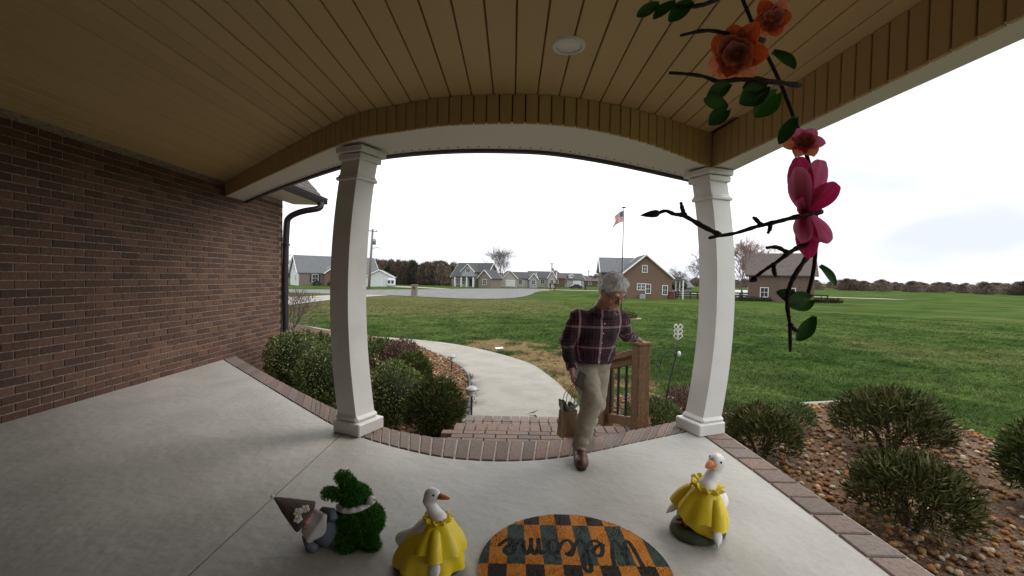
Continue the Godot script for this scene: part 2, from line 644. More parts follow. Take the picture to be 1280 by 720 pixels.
func brick_meshes(size: Vector3, sd: int) -> Array:
	var out := []
	rng.seed = sd
	for k in 4:
		var s := S()
		box(s, at(Vector3.ZERO, rng.randf_range(-0.012, 0.012), rng.randf_range(-0.01, 0.01)), size * Vector3(rng.randf_range(0.97, 1.0), 1, rng.randf_range(0.98, 1.0)), 0.005)
		out.append(done(s))
	return out

func brick(parent: Node, xf: Transform3D, meshes: Array) -> void:
	put(meshes[rng.randi() % meshes.size()], M.bricks[rng.randi() % M.bricks.size()], "brick", parent, xf)

func paver_row(parent: Node, a: Array, b: Array, pitch: float, y: float) -> void:
	var n := maxi(1, int(round((length_of(a) + length_of(b)) * 0.5 / pitch)))
	var p := resample(a, n)
	var q := resample(b, n)
	for i in n:
		var c := [p[i], p[i + 1], q[i + 1], q[i]]
		var mid := Vector2.ZERO
		for v in c: mid += v / 4.0
		var gap := 0.006
		var low := []; var rim := []; var top := []
		for k in 4:
			var e1: Vector2 = (c[(k + 1) % 4] - c[k]).normalized()
			var e2: Vector2 = (c[(k + 3) % 4] - c[k]).normalized()
			var inn: Vector2 = e1 + e2
			var t := rng.randf_range(0.0, 0.002)
			var v: Vector2 = c[k] - mid
			low.append(Vector3(v.x + inn.x * (gap + t), -0.06, v.y + inn.y * (gap + t)))
			rim.append(Vector3(v.x + inn.x * (gap + t), -0.006, v.y + inn.y * (gap + t)))
			top.append(Vector3(v.x + inn.x * (gap + t + 0.006), 0.0, v.y + inn.y * (gap + t + 0.006)))
		var s := S()
		var o := Vector3(0, -0.03, 0)
		quad_out(s, top[0], top[1], top[2], top[3], o)
		for k in 4:
			var j := (k + 1) % 4
			quad_out(s, low[k], low[j], rim[j], rim[k], o)
			quad_out(s, rim[k], rim[j], top[j], top[k], o)
		obj(s, M.bricks[rng.randi() % M.bricks.size()], "brick", parent, at(Vector3(mid.x, y + rng.randf_range(-0.001, 0.002), mid.y), 0, rng.randf_range(-0.004, 0.004), rng.randf_range(-0.004, 0.004)))

func column(label: String, foot: Vector3, head: Vector3, bow: Vector3, yaw: float, soffit: float) -> void:
	var t := thing("porch_column", label, "column", foot, 0.0, "white square columns of the porch")
	var b := Basis(Vector3.UP, yaw)
	var side := 0.205
	var up := head - foot
	var spine := func(f: float) -> Vector3: return up * f + bow * 4.0 * f * (1.0 - f)
	var ring := func(f: float, w: float) -> Array:
		var r := []
		for c in [[-1, -1], [1, -1], [1, 1], [-1, 1]]:
			r.append(spine.call(f) + b * Vector3(c[0] * w / 2, 0, c[1] * w / 2))
		return r
	# square shaft, lightly bowed, with eased arrises
	var s := S(false)
	var n := 40
	for k in 4:
		s.set_smooth_group(k)
		for i in n:
			var a: Array = ring.call(0.03 + 0.96 * i / n, side)
			var c: Array = ring.call(0.03 + 0.96 * (i + 1) / n, side)
			quad_out(s, a[k], a[(k + 1) % 4], c[(k + 1) % 4], c[k], spine.call(0.03 + 0.96 * (i + 0.5) / n))
	obj(s, M.white_paint, "shaft", t)
	# foot block with a bevelled top
	s = S()
	box(s, Transform3D(b, Vector3(0, 0.05, 0)), Vector3(0.285, 0.1, 0.285), 0.008)
	obj(s, M.white_paint, "plinth", t)
	s = S()
	box(s, Transform3D(b, spine.call(0.05)), Vector3(0.25, 0.05, 0.25), 0.02)
	obj(s, M.white_paint, "base_moulding", t)
	var h := up.y
	for m in [[0.885, 0.245, 0.03, "neck_band"], [0.895, 0.225, 0.02, "neck_fillet"], [0.985, 0.3, 0.05, "cap"], [0.96, 0.255, 0.05, "cap_moulding"]]:
		s = S()
		box(s, Transform3D(b, spine.call(m[0])), Vector3(m[1], m[2], m[1]), 0.006)
		obj(s, M.white_paint, m[3], t)

func build_porch() -> void:
	FI = smooth_line(v2([[-4.2, -6.46], [-2.85, -5.1], [-1.97, -4.22], [-1.42, -3.69], [-1.03, -3.41], [-0.55, -3.17], [-0.2, -3.1], [0.08, -3.11], [0.37, -3.18], [0.69, -3.33], [1.05, -3.53], [1.62, -3.83]]))
	FO = smooth_line(v2([[-4.2, -6.75], [-3.11, -5.62], [-2.16, -4.68], [-1.65, -4.2], [-1.12, -3.78], [-0.75, -3.58], [-0.42, -3.5], [0.03, -3.48], [0.41, -3.53], [0.82, -3.66], [1.15, -3.84], [1.84, -4.22]]))
	var SI := v2([[1.62, -3.83], [1.69, -2.92], [1.8, 0.4]])
	var SO := v2([[1.84, -4.22], [1.89, -3.1], [2.02, 0.4]])
	# concrete floor in two pours with an open joint between them
	var left := PackedVector2Array(); var right := PackedVector2Array()
	for p in FI:
		var q: Vector2 = p + Vector2(0, 0.012)
		if p.x < -1.36: left.append(q)
		if p.x > -1.35: right.append(q)
	left.append(Vector2(-1.356, -3.635)); left.append(Vector2(-1.36, 0.4)); left.append(Vector2(-4.2, 0.4))
	right.append(Vector2(1.68, -2.92)); right.append(Vector2(1.79, 0.4)); right.append(Vector2(-1.345, 0.4))
	var fl := Node3D.new()
	fl.name = "porch_floor"
	add_child(fl)
	kind(fl, "structure")
	for poly in [left, right]:
		var s := S()
		prism(s, poly, -0.1, 0.0)
		obj(s, M.concrete, "concrete_slab", fl)
	# bedding and foundation under the bricks
	var whole := PackedVector2Array()
	for p in FO: whole.append(p)
	for p in SO: whole.append(p)
	whole.append(Vector2(-4.2, 0.4))
	var s2 := S()
	prism(s2, whole, -0.6, -0.104)
	obj(s2, M.mortar, "foundation", fl)
	s2 = S()
	for pr in [[FI, FO], [SI, SO]]:
		var a := resample(pr[0], 60); var b := resample(pr[1], 60)
		for i in 60:
			quad_out(s2, Vector3(a[i].x, -0.007, a[i].y), Vector3(a[i + 1].x, -0.007, a[i + 1].y), Vector3(b[i + 1].x, -0.007, b[i + 1].y), Vector3(b[i].x, -0.007, b[i].y), Vector3(a[i].x, -5, a[i].y))
			quad_out(s2, Vector3(b[i].x, -0.007, b[i].y), Vector3(b[i + 1].x, -0.007, b[i + 1].y), Vector3(b[i + 1].x, -0.2, b[i + 1].y), Vector3(b[i].x, -0.2, b[i].y), Vector3(0, 0, -2))
	obj(s2, M.mortar, "mortar_bed", fl)
	rng.seed = 5
	# the long left run has wider bricks, the bay in front of the steps narrow ones
	var il := []; var ir := []; var ol := []; var or_ := []
	for p in FI: (il if p.x < -1.95 else ir).append(p)
	for p in FO: (ol if p.x < -2.13 else or_).append(p)
	il.append(ir[0]); ol.append(or_[0])
	paver_row(fl, il, ol, 0.2, 0.004)
	paver_row(fl, ir, or_, 0.1, 0.004)
	paver_row(fl, v2([[1.625, -3.8], [1.69, -2.92], [1.8, 0.4]]), v2([[1.845, -3.8], [1.89, -2.92], [2.01, 0.4]]), 0.19, 0.004)
	paver_row(fl, v2([[1.625, -3.84], [1.625, -3.8]]), v2([[1.845, -4.22], [1.845, -3.8]]), 0.19, 0.004)

	# brick steps down to the walkway
	var st := Node3D.new()
	st.name = "porch_steps"
	add_child(st)
	kind(st, "structure")
	var d := S()
	box(d, at(Vector3(0.33, -0.33, -3.83)), Vector3(1.76, 0.34, 0.62))
	obj(d, M.mortar, "step_base", st)
	d = S()
	box(d, at(Vector3(0.3, -0.42, -4.55)), Vector3(1.66, 0.22, 0.86))
	obj(d, M.mortar, "step_base", st)
	var long_b := brick_meshes(Vector3(0.195, 0.055, 0.092), 31)
	var short_b := brick_meshes(Vector3(0.092, 0.055, 0.195), 32)
	rng.seed = 6
	for row in 3:
		for k in 9:
			brick(st, at(Vector3(-0.5 + 0.2 * k + (0.1 if row % 2 else 0.0) - 0.02, -0.1525, -3.82 - 0.1 * row)), long_b)
	for k in 17:
		brick(st, at(Vector3(-0.47 + 0.102 * k, -0.151, -4.11 - 0.05)), short_b)
	for row in 2:
		for k in 8:
			brick(st, at(Vector3(-0.4 + 0.2 * k + (0.1 if row % 2 else 0.0) - 0.02, -0.3025, -4.42 - 0.1 * row)), long_b)
	for row in 2:
		for k in 16:
			brick(st, at(Vector3(-0.44 + 0.102 * k, -0.3, -4.67 - 0.205 * row)), short_b)

	# ---------------- beam, soffit and ceiling
	BI = smooth_line([Vector3(-4.2, 2.39, -6.47), Vector3(-2.32, 2.39, -4.57), Vector3(-1.37, 2.39, -3.66), Vector3(-0.87, 2.39, -3.38), Vector3(-0.49, 2.39, -3.22), Vector3(-0.02, 2.39, -3.15), Vector3(0.32, 2.39, -3.17), Vector3(0.68, 2.38, -3.28), Vector3(1.1, 2.355, -3.49), Vector3(1.72, 2.3, -3.9)])
	BO = smooth_line([Vector3(-4.2, 2.39, -6.95), Vector3(-3.1, 2.39, -5.8), Vector3(-1.74, 2.39, -4.49), Vector3(-1.2, 2.39, -4.1), Vector3(-0.58, 2.39, -3.87), Vector3(-0.02, 2.39, -3.82), Vector3(0.39, 2.385, -3.87), Vector3(0.98, 2.36, -4.08), Vector3(1.86, 2.3, -4.46)])
	var beam := thing("porch_beam", "tan boarded porch beam with white soffit running over both white columns", "beam")
	var a := resample(BI, 70); var b := resample(BO, 70)
	var so := S(false)
	for i in 70:
		quad_out(so, a[i], a[i + 1], b[i + 1], b[i], a[i] + Vector3(0, 1, 0))
	var side_in := [Vector3(1.72, 2.3, -3.9), Vector3(1.79, 2.3, -2.95), Vector3(1.92, 2.3, 0.4)]
	var side_out := [Vector3(1.98, 2.3, -4.42), Vector3(1.98, 2.3, -3.0), Vector3(2.14, 2.3, 0.4)]
	for i in 2:
		quad_out(so, side_in[i], side_in[i + 1], side_out[i + 1], side_out[i], Vector3(2, 4, -2))
	tri_out(so, Vector3(1.72, 2.3, -3.9), Vector3(1.86, 2.3, -4.46), Vector3(1.98, 2.3, -4.42), Vector3(1.8, 4, -4))
	obj(so, M.white_trim, "soffit", beam)
	# outer fascia and the dark drip edge along it
	so = S(false)
	for i in 70:
		quad_out(so, b[i] + Vector3(0, 0.035, 0), b[i + 1] + Vector3(0, 0.035, 0), b[i + 1] + Vector3(0, 0.5, 0), b[i] + Vector3(0, 0.5, 0), Vector3(0, 2.5, 0))
	for i in 2:
		quad_out(so, side_out[i], side_out[i + 1], side_out[i + 1] + Vector3(0, 0.55, 0), side_out[i] + Vector3(0, 0.55, 0), Vector3(0, 2.5, -2))
	quad_out(so, b[70], side_out[0], side_out[0] + Vector3(0, 0.55, 0), b[70] + Vector3(0, 0.55, 0), Vector3(1, 2.5, 0))
	obj(so, M.white_trim, "fascia", beam)
	var edge := []
	for i in 71:
		edge.append(b[i] + Vector3(0, 0.012, -0.028))
	so = S(false)
	for i in 70:
		for f in [[Vector3(0, -0.03, 0.026), Vector3(0, -0.03, -0.05)], [Vector3(0, -0.03, -0.05), Vector3(0, 0.03, -0.06)], [Vector3(0, 0.03, 0.026), Vector3(0, -0.03, 0.026)]]:
			quad_out(so, edge[i] + f[0], edge[i + 1] + f[0], edge[i + 1] + f[1], edge[i] + f[1], edge[i])
	obj(so, M.drip, "drip_edge", beam)
	var spots := []
	for i in 84:
		var t: Vector3 = resample(b, 84)[i]
		var u: Vector3 = resample(a, 84)[i]
		spots.append(at(t.lerp(u, 0.1) + Vector3(0, -0.001, 0)))
	var hole := S(false)
	lathe(hole, [Vector2(0.001, -0.002), Vector2(0.008, -0.002), Vector2(0.008, 0.002)], 8)
	many(done(hole), M.dark, spots, [], "vent_hole", beam)
	# upright boards on the inner face of the beam
	rng.seed = 8
	var face := a.duplicate()
	for pr in [[resample(BI, 1000), 0.092], [resample(side_in, 300), 0.1]]:
		var line: Array = pr[0]
		var n := int(length_of(line) / pr[1])
		var pts := resample(line, n)
		for i in n:
			var p: Vector3 = pts[i]; var q: Vector3 = pts[i + 1]
			var mid := (p + q) / 2
			var dir := q - p
			var hgt: float = 2.585 - mid.y + 0.012
			var tilt := atan2(dir.y, Vector2(dir.x, dir.z).length())
			var m := bx(Vector3.ZERO, Vector3(dir.length() - 0.009, hgt, 0.022), 0.004)
			put(m, M.vinyl[rng.randi() % 3], "board", beam, at(Vector3(mid.x, mid.y - 0.012 + hgt / 2, mid.z), atan2(-dir.z, dir.x)) * at(Vector3(0, 0, -0.009), 0.0, 0.0, tilt * 0.0))
	so = S(false)
	for i in 70:
		quad_out(so, a[i] + Vector3(0, 0.002, -0.03), a[i + 1] + Vector3(0, 0.002, -0.03), a[i + 1] + Vector3(0, 0.4, -0.03), a[i] + Vector3(0, 0.4, -0.03), Vector3(0, 2.5, -9))
	for i in 2:
		quad_out(so, side_in[i] + Vector3(0.03, 0.002, 0), side_in[i + 1] + Vector3(0.03, 0.002, 0), side_in[i + 1] + Vector3(0.03, 0.4, 0), side_in[i] + Vector3(0.03, 0.4, 0), Vector3(9, 2.5, -2))
	obj(so, M.groove, "beam_core", beam)

	var ce := Node3D.new()
	ce.name = "ceiling"
	add_child(ce)
	kind(ce, "structure")
	var w := 0.155
	var i0 := 0
	var x := -4.19
	while x < 1.92:
		var xm := x + w / 2
		var z0: float
		if xm <= 1.72:
			z0 = minf(on_line(BI, clampf(x, -4.2, 1.72)).z, on_line(BI, clampf(x + w, -4.2, 1.72)).z) - 0.02
		else:
			z0 = -3.9 + (xm - 1.72) / 0.14 * 0.95
		var l := 0.4 - z0
		put(bx(Vector3.ZERO, Vector3(w - 0.008, 0.014, l), 0.004), M.vinyl[rng.randi() % 3], "plank", ce, at(Vector3(xm, 2.592 + rng.randf_range(-0.0015, 0.0015), z0 + l / 2)))
		x += w
		i0 += 1
	var roof := PackedVector2Array()
	for p in b: roof.append(Vector2(p.x, p.z + 0.02))
	roof.append(Vector2(1.96, -4.4)); roof.append(Vector2(1.96, -3.0)); roof.append(Vector2(2.12, 0.6)); roof.append(Vector2(-4.2, 0.6))
	so = S()
	prism(so, roof, 2.603, 2.8)
	obj(so, M.groove, "roof_deck", ce)

	column("white square porch column on the left standing between the boxwood shrubs and the concrete floor", Vector3(-1.25, 0, -3.66), Vector3(-1.325, 2.38, -3.88), Vector3(-0.115, 0, -0.03), deg_to_rad(-26), 2.39)
	column("white square porch column on the right beside the brick corner and the yellow goose", Vector3(1.66, 0, -3.83), Vector3(1.755, 2.3, -4.06), Vector3(0.125, 0, -0.02), deg_to_rad(21.5), 2.3)

	# flush lamp in the ceiling, unlit
	var li := thing("ceiling_light", "round white flush ceiling light in the tan porch ceiling", "ceiling light", Vector3(0.285, 2.585, -2.48))
	var q := S(false)
	lathe(q, [Vector2(0.001, -0.006), Vector2(0.07, -0.006), Vector2(0.074, 0.0)], 32)
	obj(q, M.opal, "lens", li)
	q = S(false)
	lathe(q, [Vector2(0.07, -0.004), Vector2(0.072, -0.016), Vector2(0.09, -0.012), Vector2(0.096, 0.0)], 32)
	obj(q, M.white_trim, "trim_ring", li)

	# the wall behind the doorbell
	var hw := S()
	box(hw, at(Vector3(-1.0, 1.1, 0.5)), Vector3(6.4, 3.4, 0.2))
	kind(obj(hw, M.bricks[1], "house_wall"), "structure")

# ------------------------------------------------------------------ brick wing on the left
const WALL := [Color(0.125, 0.06, 0.038), Color(0.145, 0.071, 0.044), Color(0.105, 0.052, 0.034), Color(0.16, 0.082, 0.05), Color(0.09, 0.046, 0.031)]

func build_wing() -> void:
	var t := thing("brick_wing", "dark brown brick house wing at the left end of the porch", "house wall")
	var s := S()
	box(s, at(Vector3(-4.352, 1.05, -3.875)), Vector3(0.3, 3.1, 8.45))
	obj(s, M.wall_mortar, "wall", t)
	var ms := brick_meshes(Vector3(0.02, 0.064, 0.198), 40)
	var rest := S()
	rng.seed = 41
	var course := 0
	var y := -0.42
	while y < 2.56:
		var z := -8.1 + (0.0 if course % 2 else 0.104)
		while z < 0.2:
			var p := Vector3(-4.205 + rng.randf_range(-0.0015, 0.0015), y, z + 0.104)
			if z < -6.15 and z > -8.15 and y > -0.2 and y < 2.5:
				var m: Material = M.wall_bricks[rng.randi() % M.wall_bricks.size()]
				put(ms[rng.randi() % 4], m, "brick", t, at(p, 0, rng.randf_range(-0.006, 0.006)))
			else:
				rest.set_color(WALL[rng.randi() % 5])
				box(rest, at(p, 0, rng.randf_range(-0.006, 0.006)), Vector3(0.02, 0.064, 0.198), 0.004)
			z += 0.208
		y += 0.0745
		course += 1
	kind(obj(rest, M.wall_painted, "brickwork", t), "stuff")
	s = S()
	box(s, at(Vector3(-3.94, 2.605, -7.75)), Vector3(0.52, 0.03, 1.5))
	obj(s, M.white_trim, "eave_soffit", t)
	s = S()
	box(s, at(Vector3(-3.67, 2.655, -7.5)), Vector3(0.025, 0.13, 1.98))
	obj(s, M.white_trim, "fascia", t)
	# gutter: an open K-shaped trough
	s = S()
	var prof := [Vector2(-0.66, 2.6), Vector2(-0.59, 2.6), Vector2(-0.56, 2.66), Vector2(-0.545, 2.7), Vector2(-0.55, 2.715)]
	for i in prof.size() - 1:
		var a: Vector2 = prof[i]; var b: Vector2 = prof[i + 1]
		for off in [0.0, 0.004]:
			quad(s, Vector3(-3 + a.x, a.y + off, -6.52), Vector3(-3 + a.x, a.y + off, -8.5), Vector3(-3 + b.x, b.y + off, -8.5), Vector3(-3 + b.x, b.y + off, -6.52))
	for z in [-6.52, -8.5]:
		box(s, at(Vector3(-3.605, 2.655, z)), Vector3(0.1, 0.1, 0.006))
	obj(s, M.drip, "gutter", t)
	# hipped roof with lapped shingle courses
	s = S()
	var e1 := Vector3(-3.62, 2.7, -6.0); var e2 := Vector3(-3.62, 2.7, -8.52)
	var slope := Vector3(-0.66, 0.75, 0).normalized()
	quad_out(s, e1, e2, e2 + slope * 2.4, e1 + slope * 2.4, Vector3(-5, 0, -7))
	tri_out(s, e2, e2 + slope * 2.4, e2 + Vector3(-3.2, 0, 0), Vector3(-5, 0, -7))
	var roof := obj(s, M.shingle, "roof", t)
	s = S()
	rng.seed = 12
	var nrm := Vector3(0.75, 0.66, 0).normalized()
	for row in 14:
		var z0 := -8.52
		var z := z0 + rng.randf_range(0, 0.2)
		while z < -6.0:
			var l := rng.randf_range(0.15, 0.3)
			var c := Vector3(-3.62, 2.7, z + l / 2) + slope * (row * 0.11 + 0.05) + nrm * 0.012
			box(s, Transform3D(Basis(slope, nrm, slope.cross(nrm)), c) * at(Vector3.ZERO, 0, 0, -0.06), Vector3(0.14, 0.008, l - 0.008))
			z += l
	kind(obj(s, M.shingle_dark, "shingle", roof), "stuff")
	var d := thing("downspout", "dark purple brown downspout at the far corner of the brick wing", "downspout", Vector3(-4.13, -0.4, -8.12))
	s = S(false)
	var b := Vector3(4.13, 0.4, 8.12)
	tube(s, smooth_line([Vector3(-3.6, 2.6, -8.3) + b, Vector3(-3.62, 2.5, -8.28) + b, Vector3(-3.9, 2.42, -8.2) + b, Vector3(-4.1, 2.3, -8.14) + b, Vector3(-4.14, 2.1, -8.12) + b, Vector3(-4.16, 1.3, -8.12) + b, Vector3(-4.15, 0.4, -8.12) + b, Vector3(-4.12, -0.3, -8.12) + b, Vector3(-4.02, -0.42, -8.1) + b], 4), [0.062], 4)
	obj(s, M.drip, "pipe", d)
	for y2 in [0.6, 2.2]:
		s = S()
		box(s, at(Vector3(-0.03, y2, 0)), Vector3(0.13, 0.03, 0.12), 0.004)
		obj(s, M.drip, "strap", d)

# ------------------------------------------------------------------ land, paths, beds
var PATCH := [Vector2(1.25, -7.3), Vector2(1.0, -9.4), Vector2(0.55, -11.2), Vector2(-0.5, -12.7)]
var nz1 := FastNoiseLite.new()
var nz2 := FastNoiseLite.new()

func straw(x: float, z: float) -> float:
	var p := Vector2(x, z)
	var dist := 99.0
	for i in 3:
		dist = minf(dist, Geometry2D.get_closest_point_to_segment(p, PATCH[i], PATCH[i + 1]).distance_to(p))
	var n := nz1.get_noise_2d(x * 1.3, z * 1.3)
	var a := clampf((0.95 - dist + n * 1.1) * 2.2, 0, 0.95)
	var b := clampf((nz2.get_noise_2d(x * 0.16, z * 0.11) - 0.25) * 1.3 + n * 0.25, 0, 0.18)
	var q := Vector2(x + 14, z + 42)
	var c := clampf(1.1 - q.length() / 22.0 + n * 0.4, 0, 0.32)
	return maxf(a, maxf(b * (0.25 if p.length() < 12 else 1.0), c))

func lawn_color(x: float, z: float) -> Color:
	var t := clampf(0.5 + nz1.get_noise_2d(x * 0.7, z * 0.7) * 1.1 + nz2.get_noise_2d(x * 0.15, z * 0.15) * 0.7, 0, 1)
	var c := Color(0.045, 0.088, 0.016).lerp(Color(0.098, 0.147, 0.037), t)
	return c.lerp(Color(0.25, 0.175, 0.095), straw(x, z))

func build_land() -> void:
	nz1.seed = 3; nz1.frequency = 0.6; nz1.fractal_octaves = 4
	nz2.seed = 9; nz2.frequency = 0.6; nz2.fractal_octaves = 3
	var rad := [0.0]
	var r := 1.0
	while r < 4000.0:
		rad.append(r)
		r += 0.3 if r < 22 else r * 0.03 if r < 400 else r * 0.3
	var ang := []
	for i in 360:
		ang.append(-PI + TAU * i / 360.0)
	var v := PackedVector3Array(); var c := PackedColorArray(); var idx := PackedInt32Array(); var nn := PackedVector3Array()
	for q in rad:
		for a in ang:
			var x: float = sin(a) * q
			var z: float = -cos(a) * q
			v.append(Vector3(x, g(x, z), z))
			c.append(lawn_color(x, z) * 0.86)
			nn.append(Vector3.UP)
	for i in rad.size() - 1:
		for k in 360:
			var k2 := (k + 1) % 360
			var a0 := i * 360 + k; var a1 := i * 360 + k2; var b0 := a0 + 360; var b1 := a1 + 360
			for e in [a0, b0, b1, a0, b1, a1]: idx.append(e)
	var arr := []
	arr.resize(Mesh.ARRAY_MAX)
	arr[Mesh.ARRAY_VERTEX] = v; arr[Mesh.ARRAY_COLOR] = c; arr[Mesh.ARRAY_INDEX] = idx; arr[Mesh.ARRAY_NORMAL] = nn
	var am := ArrayMesh.new()
	am.add_surface_from_arrays(Mesh.PRIMITIVE_TRIANGLES, arr)
	kind(put(am, M.lawn, "lawn"), "structure")

	# the curved walkway from the steps, in three slabs
	var wo := resample(smooth_line(v2([[0.98, -4.98], [0.93, -6.0], [0.83, -6.9], [0.72, -7.7], [0.37, -9.25], [-0.56, -10.92], [-1.76, -12.35], [-3.34, -13.33], [-4.8, -14.05], [-7.03, -16.27], [-9.66, -18.48], [-14, -21.5], [-20, -25]])), 120)
	var wi := resample(smooth_line(v2([[-0.5, -4.98], [-0.5, -5.6], [-0.58, -6.65], [-0.75, -7.83], [-1.2, -9.07], [-2.38, -11.12], [-3.7, -12.12], [-5.92, -13.71], [-8.28, -15.83], [-12, -18.8], [-20, -23]])), 120)
	var walk := Node3D.new()
	walk.name = "walkway"
	add_child(walk)
	kind(walk, "structure")
	var cuts := [0, 34, 58, 88, 120]
	for i in 4:
		var s := S(false)
		var L: Array = wo.slice(cuts[i], cuts[i + 1] + 1); var R: Array = wi.slice(cuts[i], cuts[i + 1] + 1)
		if i > 0:
			L[0] = L[0].lerp(L[1], 0.09); R[0] = R[0].lerp(R[1], 0.09)
		sheet(s, L, R, 6, 0.03)
		for e in [L, R]:
			for k in e.size() - 1:
				quad_out(s, gp(e[k].x, e[k].y, 0.03), gp(e[k + 1].x, e[k + 1].y, 0.03), gp(e[k + 1].x, e[k + 1].y, -0.1), gp(e[k].x, e[k].y, -0.1), Vector3(-0.2, -0.5, -9))
		obj(s, M.pavement, "concrete_slab", walk)
	var gap := S(false)
	sheet(gap, wo, wi, 1, 0.008)
	obj(gap, M.mulch, "joint_bed", walk)

	var s3 := S(false)
	sheet(s3, resample(smooth_line(v2([[-14, -20], [-16.1, -30.8], [-17.4, -40.3], [-17.6, -51.5], [-16.0, -62.0]])), 40), resample(smooth_line(v2([[-28, -38], [-25.1, -48], [-23.6, -54.5], [-22.7, -66], [-20.0, -84]])), 40), 10, 0.05)
	kind(obj(s3, M.pavement, "driveway"), "structure")
	s3 = S(false)
	sheet(s3, resample(smooth_line(v2([[-40, -64], [-24, -62], [-15, -59], [-7.7, -53.8], [-3.8, -53], [0, -58], [3.0, -74], [5.5, -100]])), 60), resample(smooth_line(v2([[-48, -78], [-33, -84], [-22, -95], [-15, -108], [-4.4, -121], [4.7, -129], [9, -124], [10, -112]])), 60), 12, 0.055)
	kind(obj(s3, M.asphalt, "road"), "structure")
	s3 = S(false)
	sheet(s3, resample(v2([[-38, -119], [-28, -112], [-17, -104]]), 20), resample(v2([[-40, -136], [-27, -122], [-15, -109]]), 20), 4, 0.09)
	kind(obj(s3, M.pavement, "far_driveway"), "structure")
	s3 = S(false)
	sheet(s3, resample(v2([[8, -118], [40, -112], [90, -100]]), 20), resample(v2([[8, -124], [40, -119], [90, -107]]), 20), 3, 0.08)
	kind(obj(s3, M.pavement, "far_road"), "structure")

	# planting beds
	var left := PackedVector2Array()
	for p in FO:
		if p.x < -0.55: left.append(p + Vector2(0, 0.05))
	left.append_array([Vector2(-0.53, -3.5), Vector2(-0.53, -5.6), Vector2(-0.61, -6.65), Vector2(-0.79, -7.83), Vector2(-1.24, -9.05), Vector2(-2.42, -11.08), Vector2(-3.72, -12.05), Vector2(-5.95, -13.65), Vector2(-8.3, -15.8), Vector2(-8.6, -14), Vector2(-5.6, -8.6), Vector2(-4.2, -8.2)])
	var s4 := S()
	prism(s4, left, -0.8, -0.425)
	kind(obj(s4, M.mulch, "planting_bed"), "structure")
	var right := PackedVector2Array([Vector2(1.0, -4.15), Vector2(1.15, -3.85), Vector2(1.84, -4.2), Vector2(1.89, -3.1), Vector2(2.02, 0.4), Vector2(5.5, 0.4), Vector2(5.5, -6.6), Vector2(4.1, -6.2), Vector2(3.3, -5.85), Vector2(2.9, -5.85), Vector2(2.6, -6.4), Vector2(2.1, -6.75), Vector2(1.4, -6.5), Vector2(1.1, -5.7), Vector2(1.02, -4.9)])
	s4 = S()
	prism(s4, right, -0.8, -0.43)
	kind(obj(s4, M.mulch, "planting_bed"), "structure")
	# stones scattered over both beds
	var stone := S(true)
	ball(stone, Vector3.ZERO, Vector3(0.5, 0.3, 0.42), 7, 5)
	var sm := done(stone)
	var cols := [Color(0.42, 0.24, 0.1), Color(0.5, 0.35, 0.2), Color(0.3, 0.15, 0.07), Color(0.55, 0.45, 0.33), Color(0.22, 0.12, 0.07), Color(0.45, 0.2, 0.08)]
	for bed in [[left, 7000, Rect2(-5.5, -12.5, 5.2, 9.2)], [right, 6000, Rect2(0.9, -7.0, 4.6, 7.3)]]:
		rng.seed = 77
		var xfs := []; var cc := []
		while xfs.size() < bed[1]:
			var p := Vector2(rng.randf_range(bed[2].position.x, bed[2].end.x), rng.randf_range(bed[2].position.y, bed[2].end.y))
			if not Geometry2D.is_point_in_polygon(p, bed[0]):
				continue
			var sz := rng.randf_range(0.025, 0.06)
			xfs.append(Transform3D(Basis.from_euler(Vector3(rng.randf_range(-0.4, 0.4), rng.randf() * TAU, rng.randf_range(-0.4, 0.4))).scaled(Vector3.ONE * sz), Vector3(p.x, -0.42 + rng.randf_range(0, 0.012), p.y)))
			cc.append(cols[rng.randi() % cols.size()] * rng.randf_range(0.35, 0.85))
		many(sm, M.leaf_dry, xfs, cc, "gravel")
	# black plastic edging beside the walkway, concrete kerb beside the lawn on the right
	var e := thing("bed_edging", "black edging strip between the left planting bed and the curved walkway", "edging")
	s4 = S(false)
	var line := smooth_line(v2([[-0.525, -5.0], [-0.525, -5.6], [-0.6, -6.65], [-0.78, -7.83], [-1.23, -9.05], [-2.41, -11.08]]))
	var pts := []
	for p in line: pts.append(gp(p.x, p.y, 0.05))
	tube(s4, pts, [0.025], 6)
	obj(s4, M.dark, "top_bead", e)
	s4 = S(false)
	for i in pts.size() - 1:
		quad_out(s4, pts[i], pts[i + 1], pts[i + 1] + Vector3(0, -0.1, 0), pts[i] + Vector3(0, -0.1, 0), Vector3(-3, -0.5, -8))
	obj(s4, M.dark, "strip", e)
	var kb := thing("bed_kerb", "pale concrete kerb between the lawn and the bed right of the porch", "kerb")
	s4 = S(false)
	pts = []
	for p in smooth_line(v2([[2.72, -6.05], [2.95, -5.88], [3.3, -5.87], [4.1, -6.24], [5.6, -6.7]])): pts.append(gp(p.x, p.y, 0.01))
	tube(s4, pts, [0.06], 6)
	obj(s4, M.pavement, "kerb_run", kb)

	# grass blades, thin where the lawn is worn
	var bl := S()
	rng.seed = 15
	for i in 9:
		var a := rng.randf() * TAU
		var b0 := Vector3(rng.randf_range(-0.05, 0.05), -0.01, rng.randf_range(-0.05, 0.05))
		var lean := Vector3(cos(a), 0, sin(a)) * rng.randf_range(0.01, 0.05)
		var wv := Vector3(-sin(a), 0, cos(a)) * 0.0045
		var hgt := rng.randf_range(0.035, 0.075)
		tri(bl, b0 - wv, b0 + wv, b0 + lean * 0.4 + Vector3(0, hgt * 0.6, 0) + wv * 0.7)
		tri(bl, b0 + lean * 0.4 + Vector3(0, hgt * 0.6, 0) + wv * 0.7, b0 - wv, b0 + lean + Vector3(0, hgt, 0))
	var xf2 := []; var c2 := []
	var wpoly := PackedVector2Array()
	for p in wo: wpoly.append(p + Vector2(0.03, -0.03))
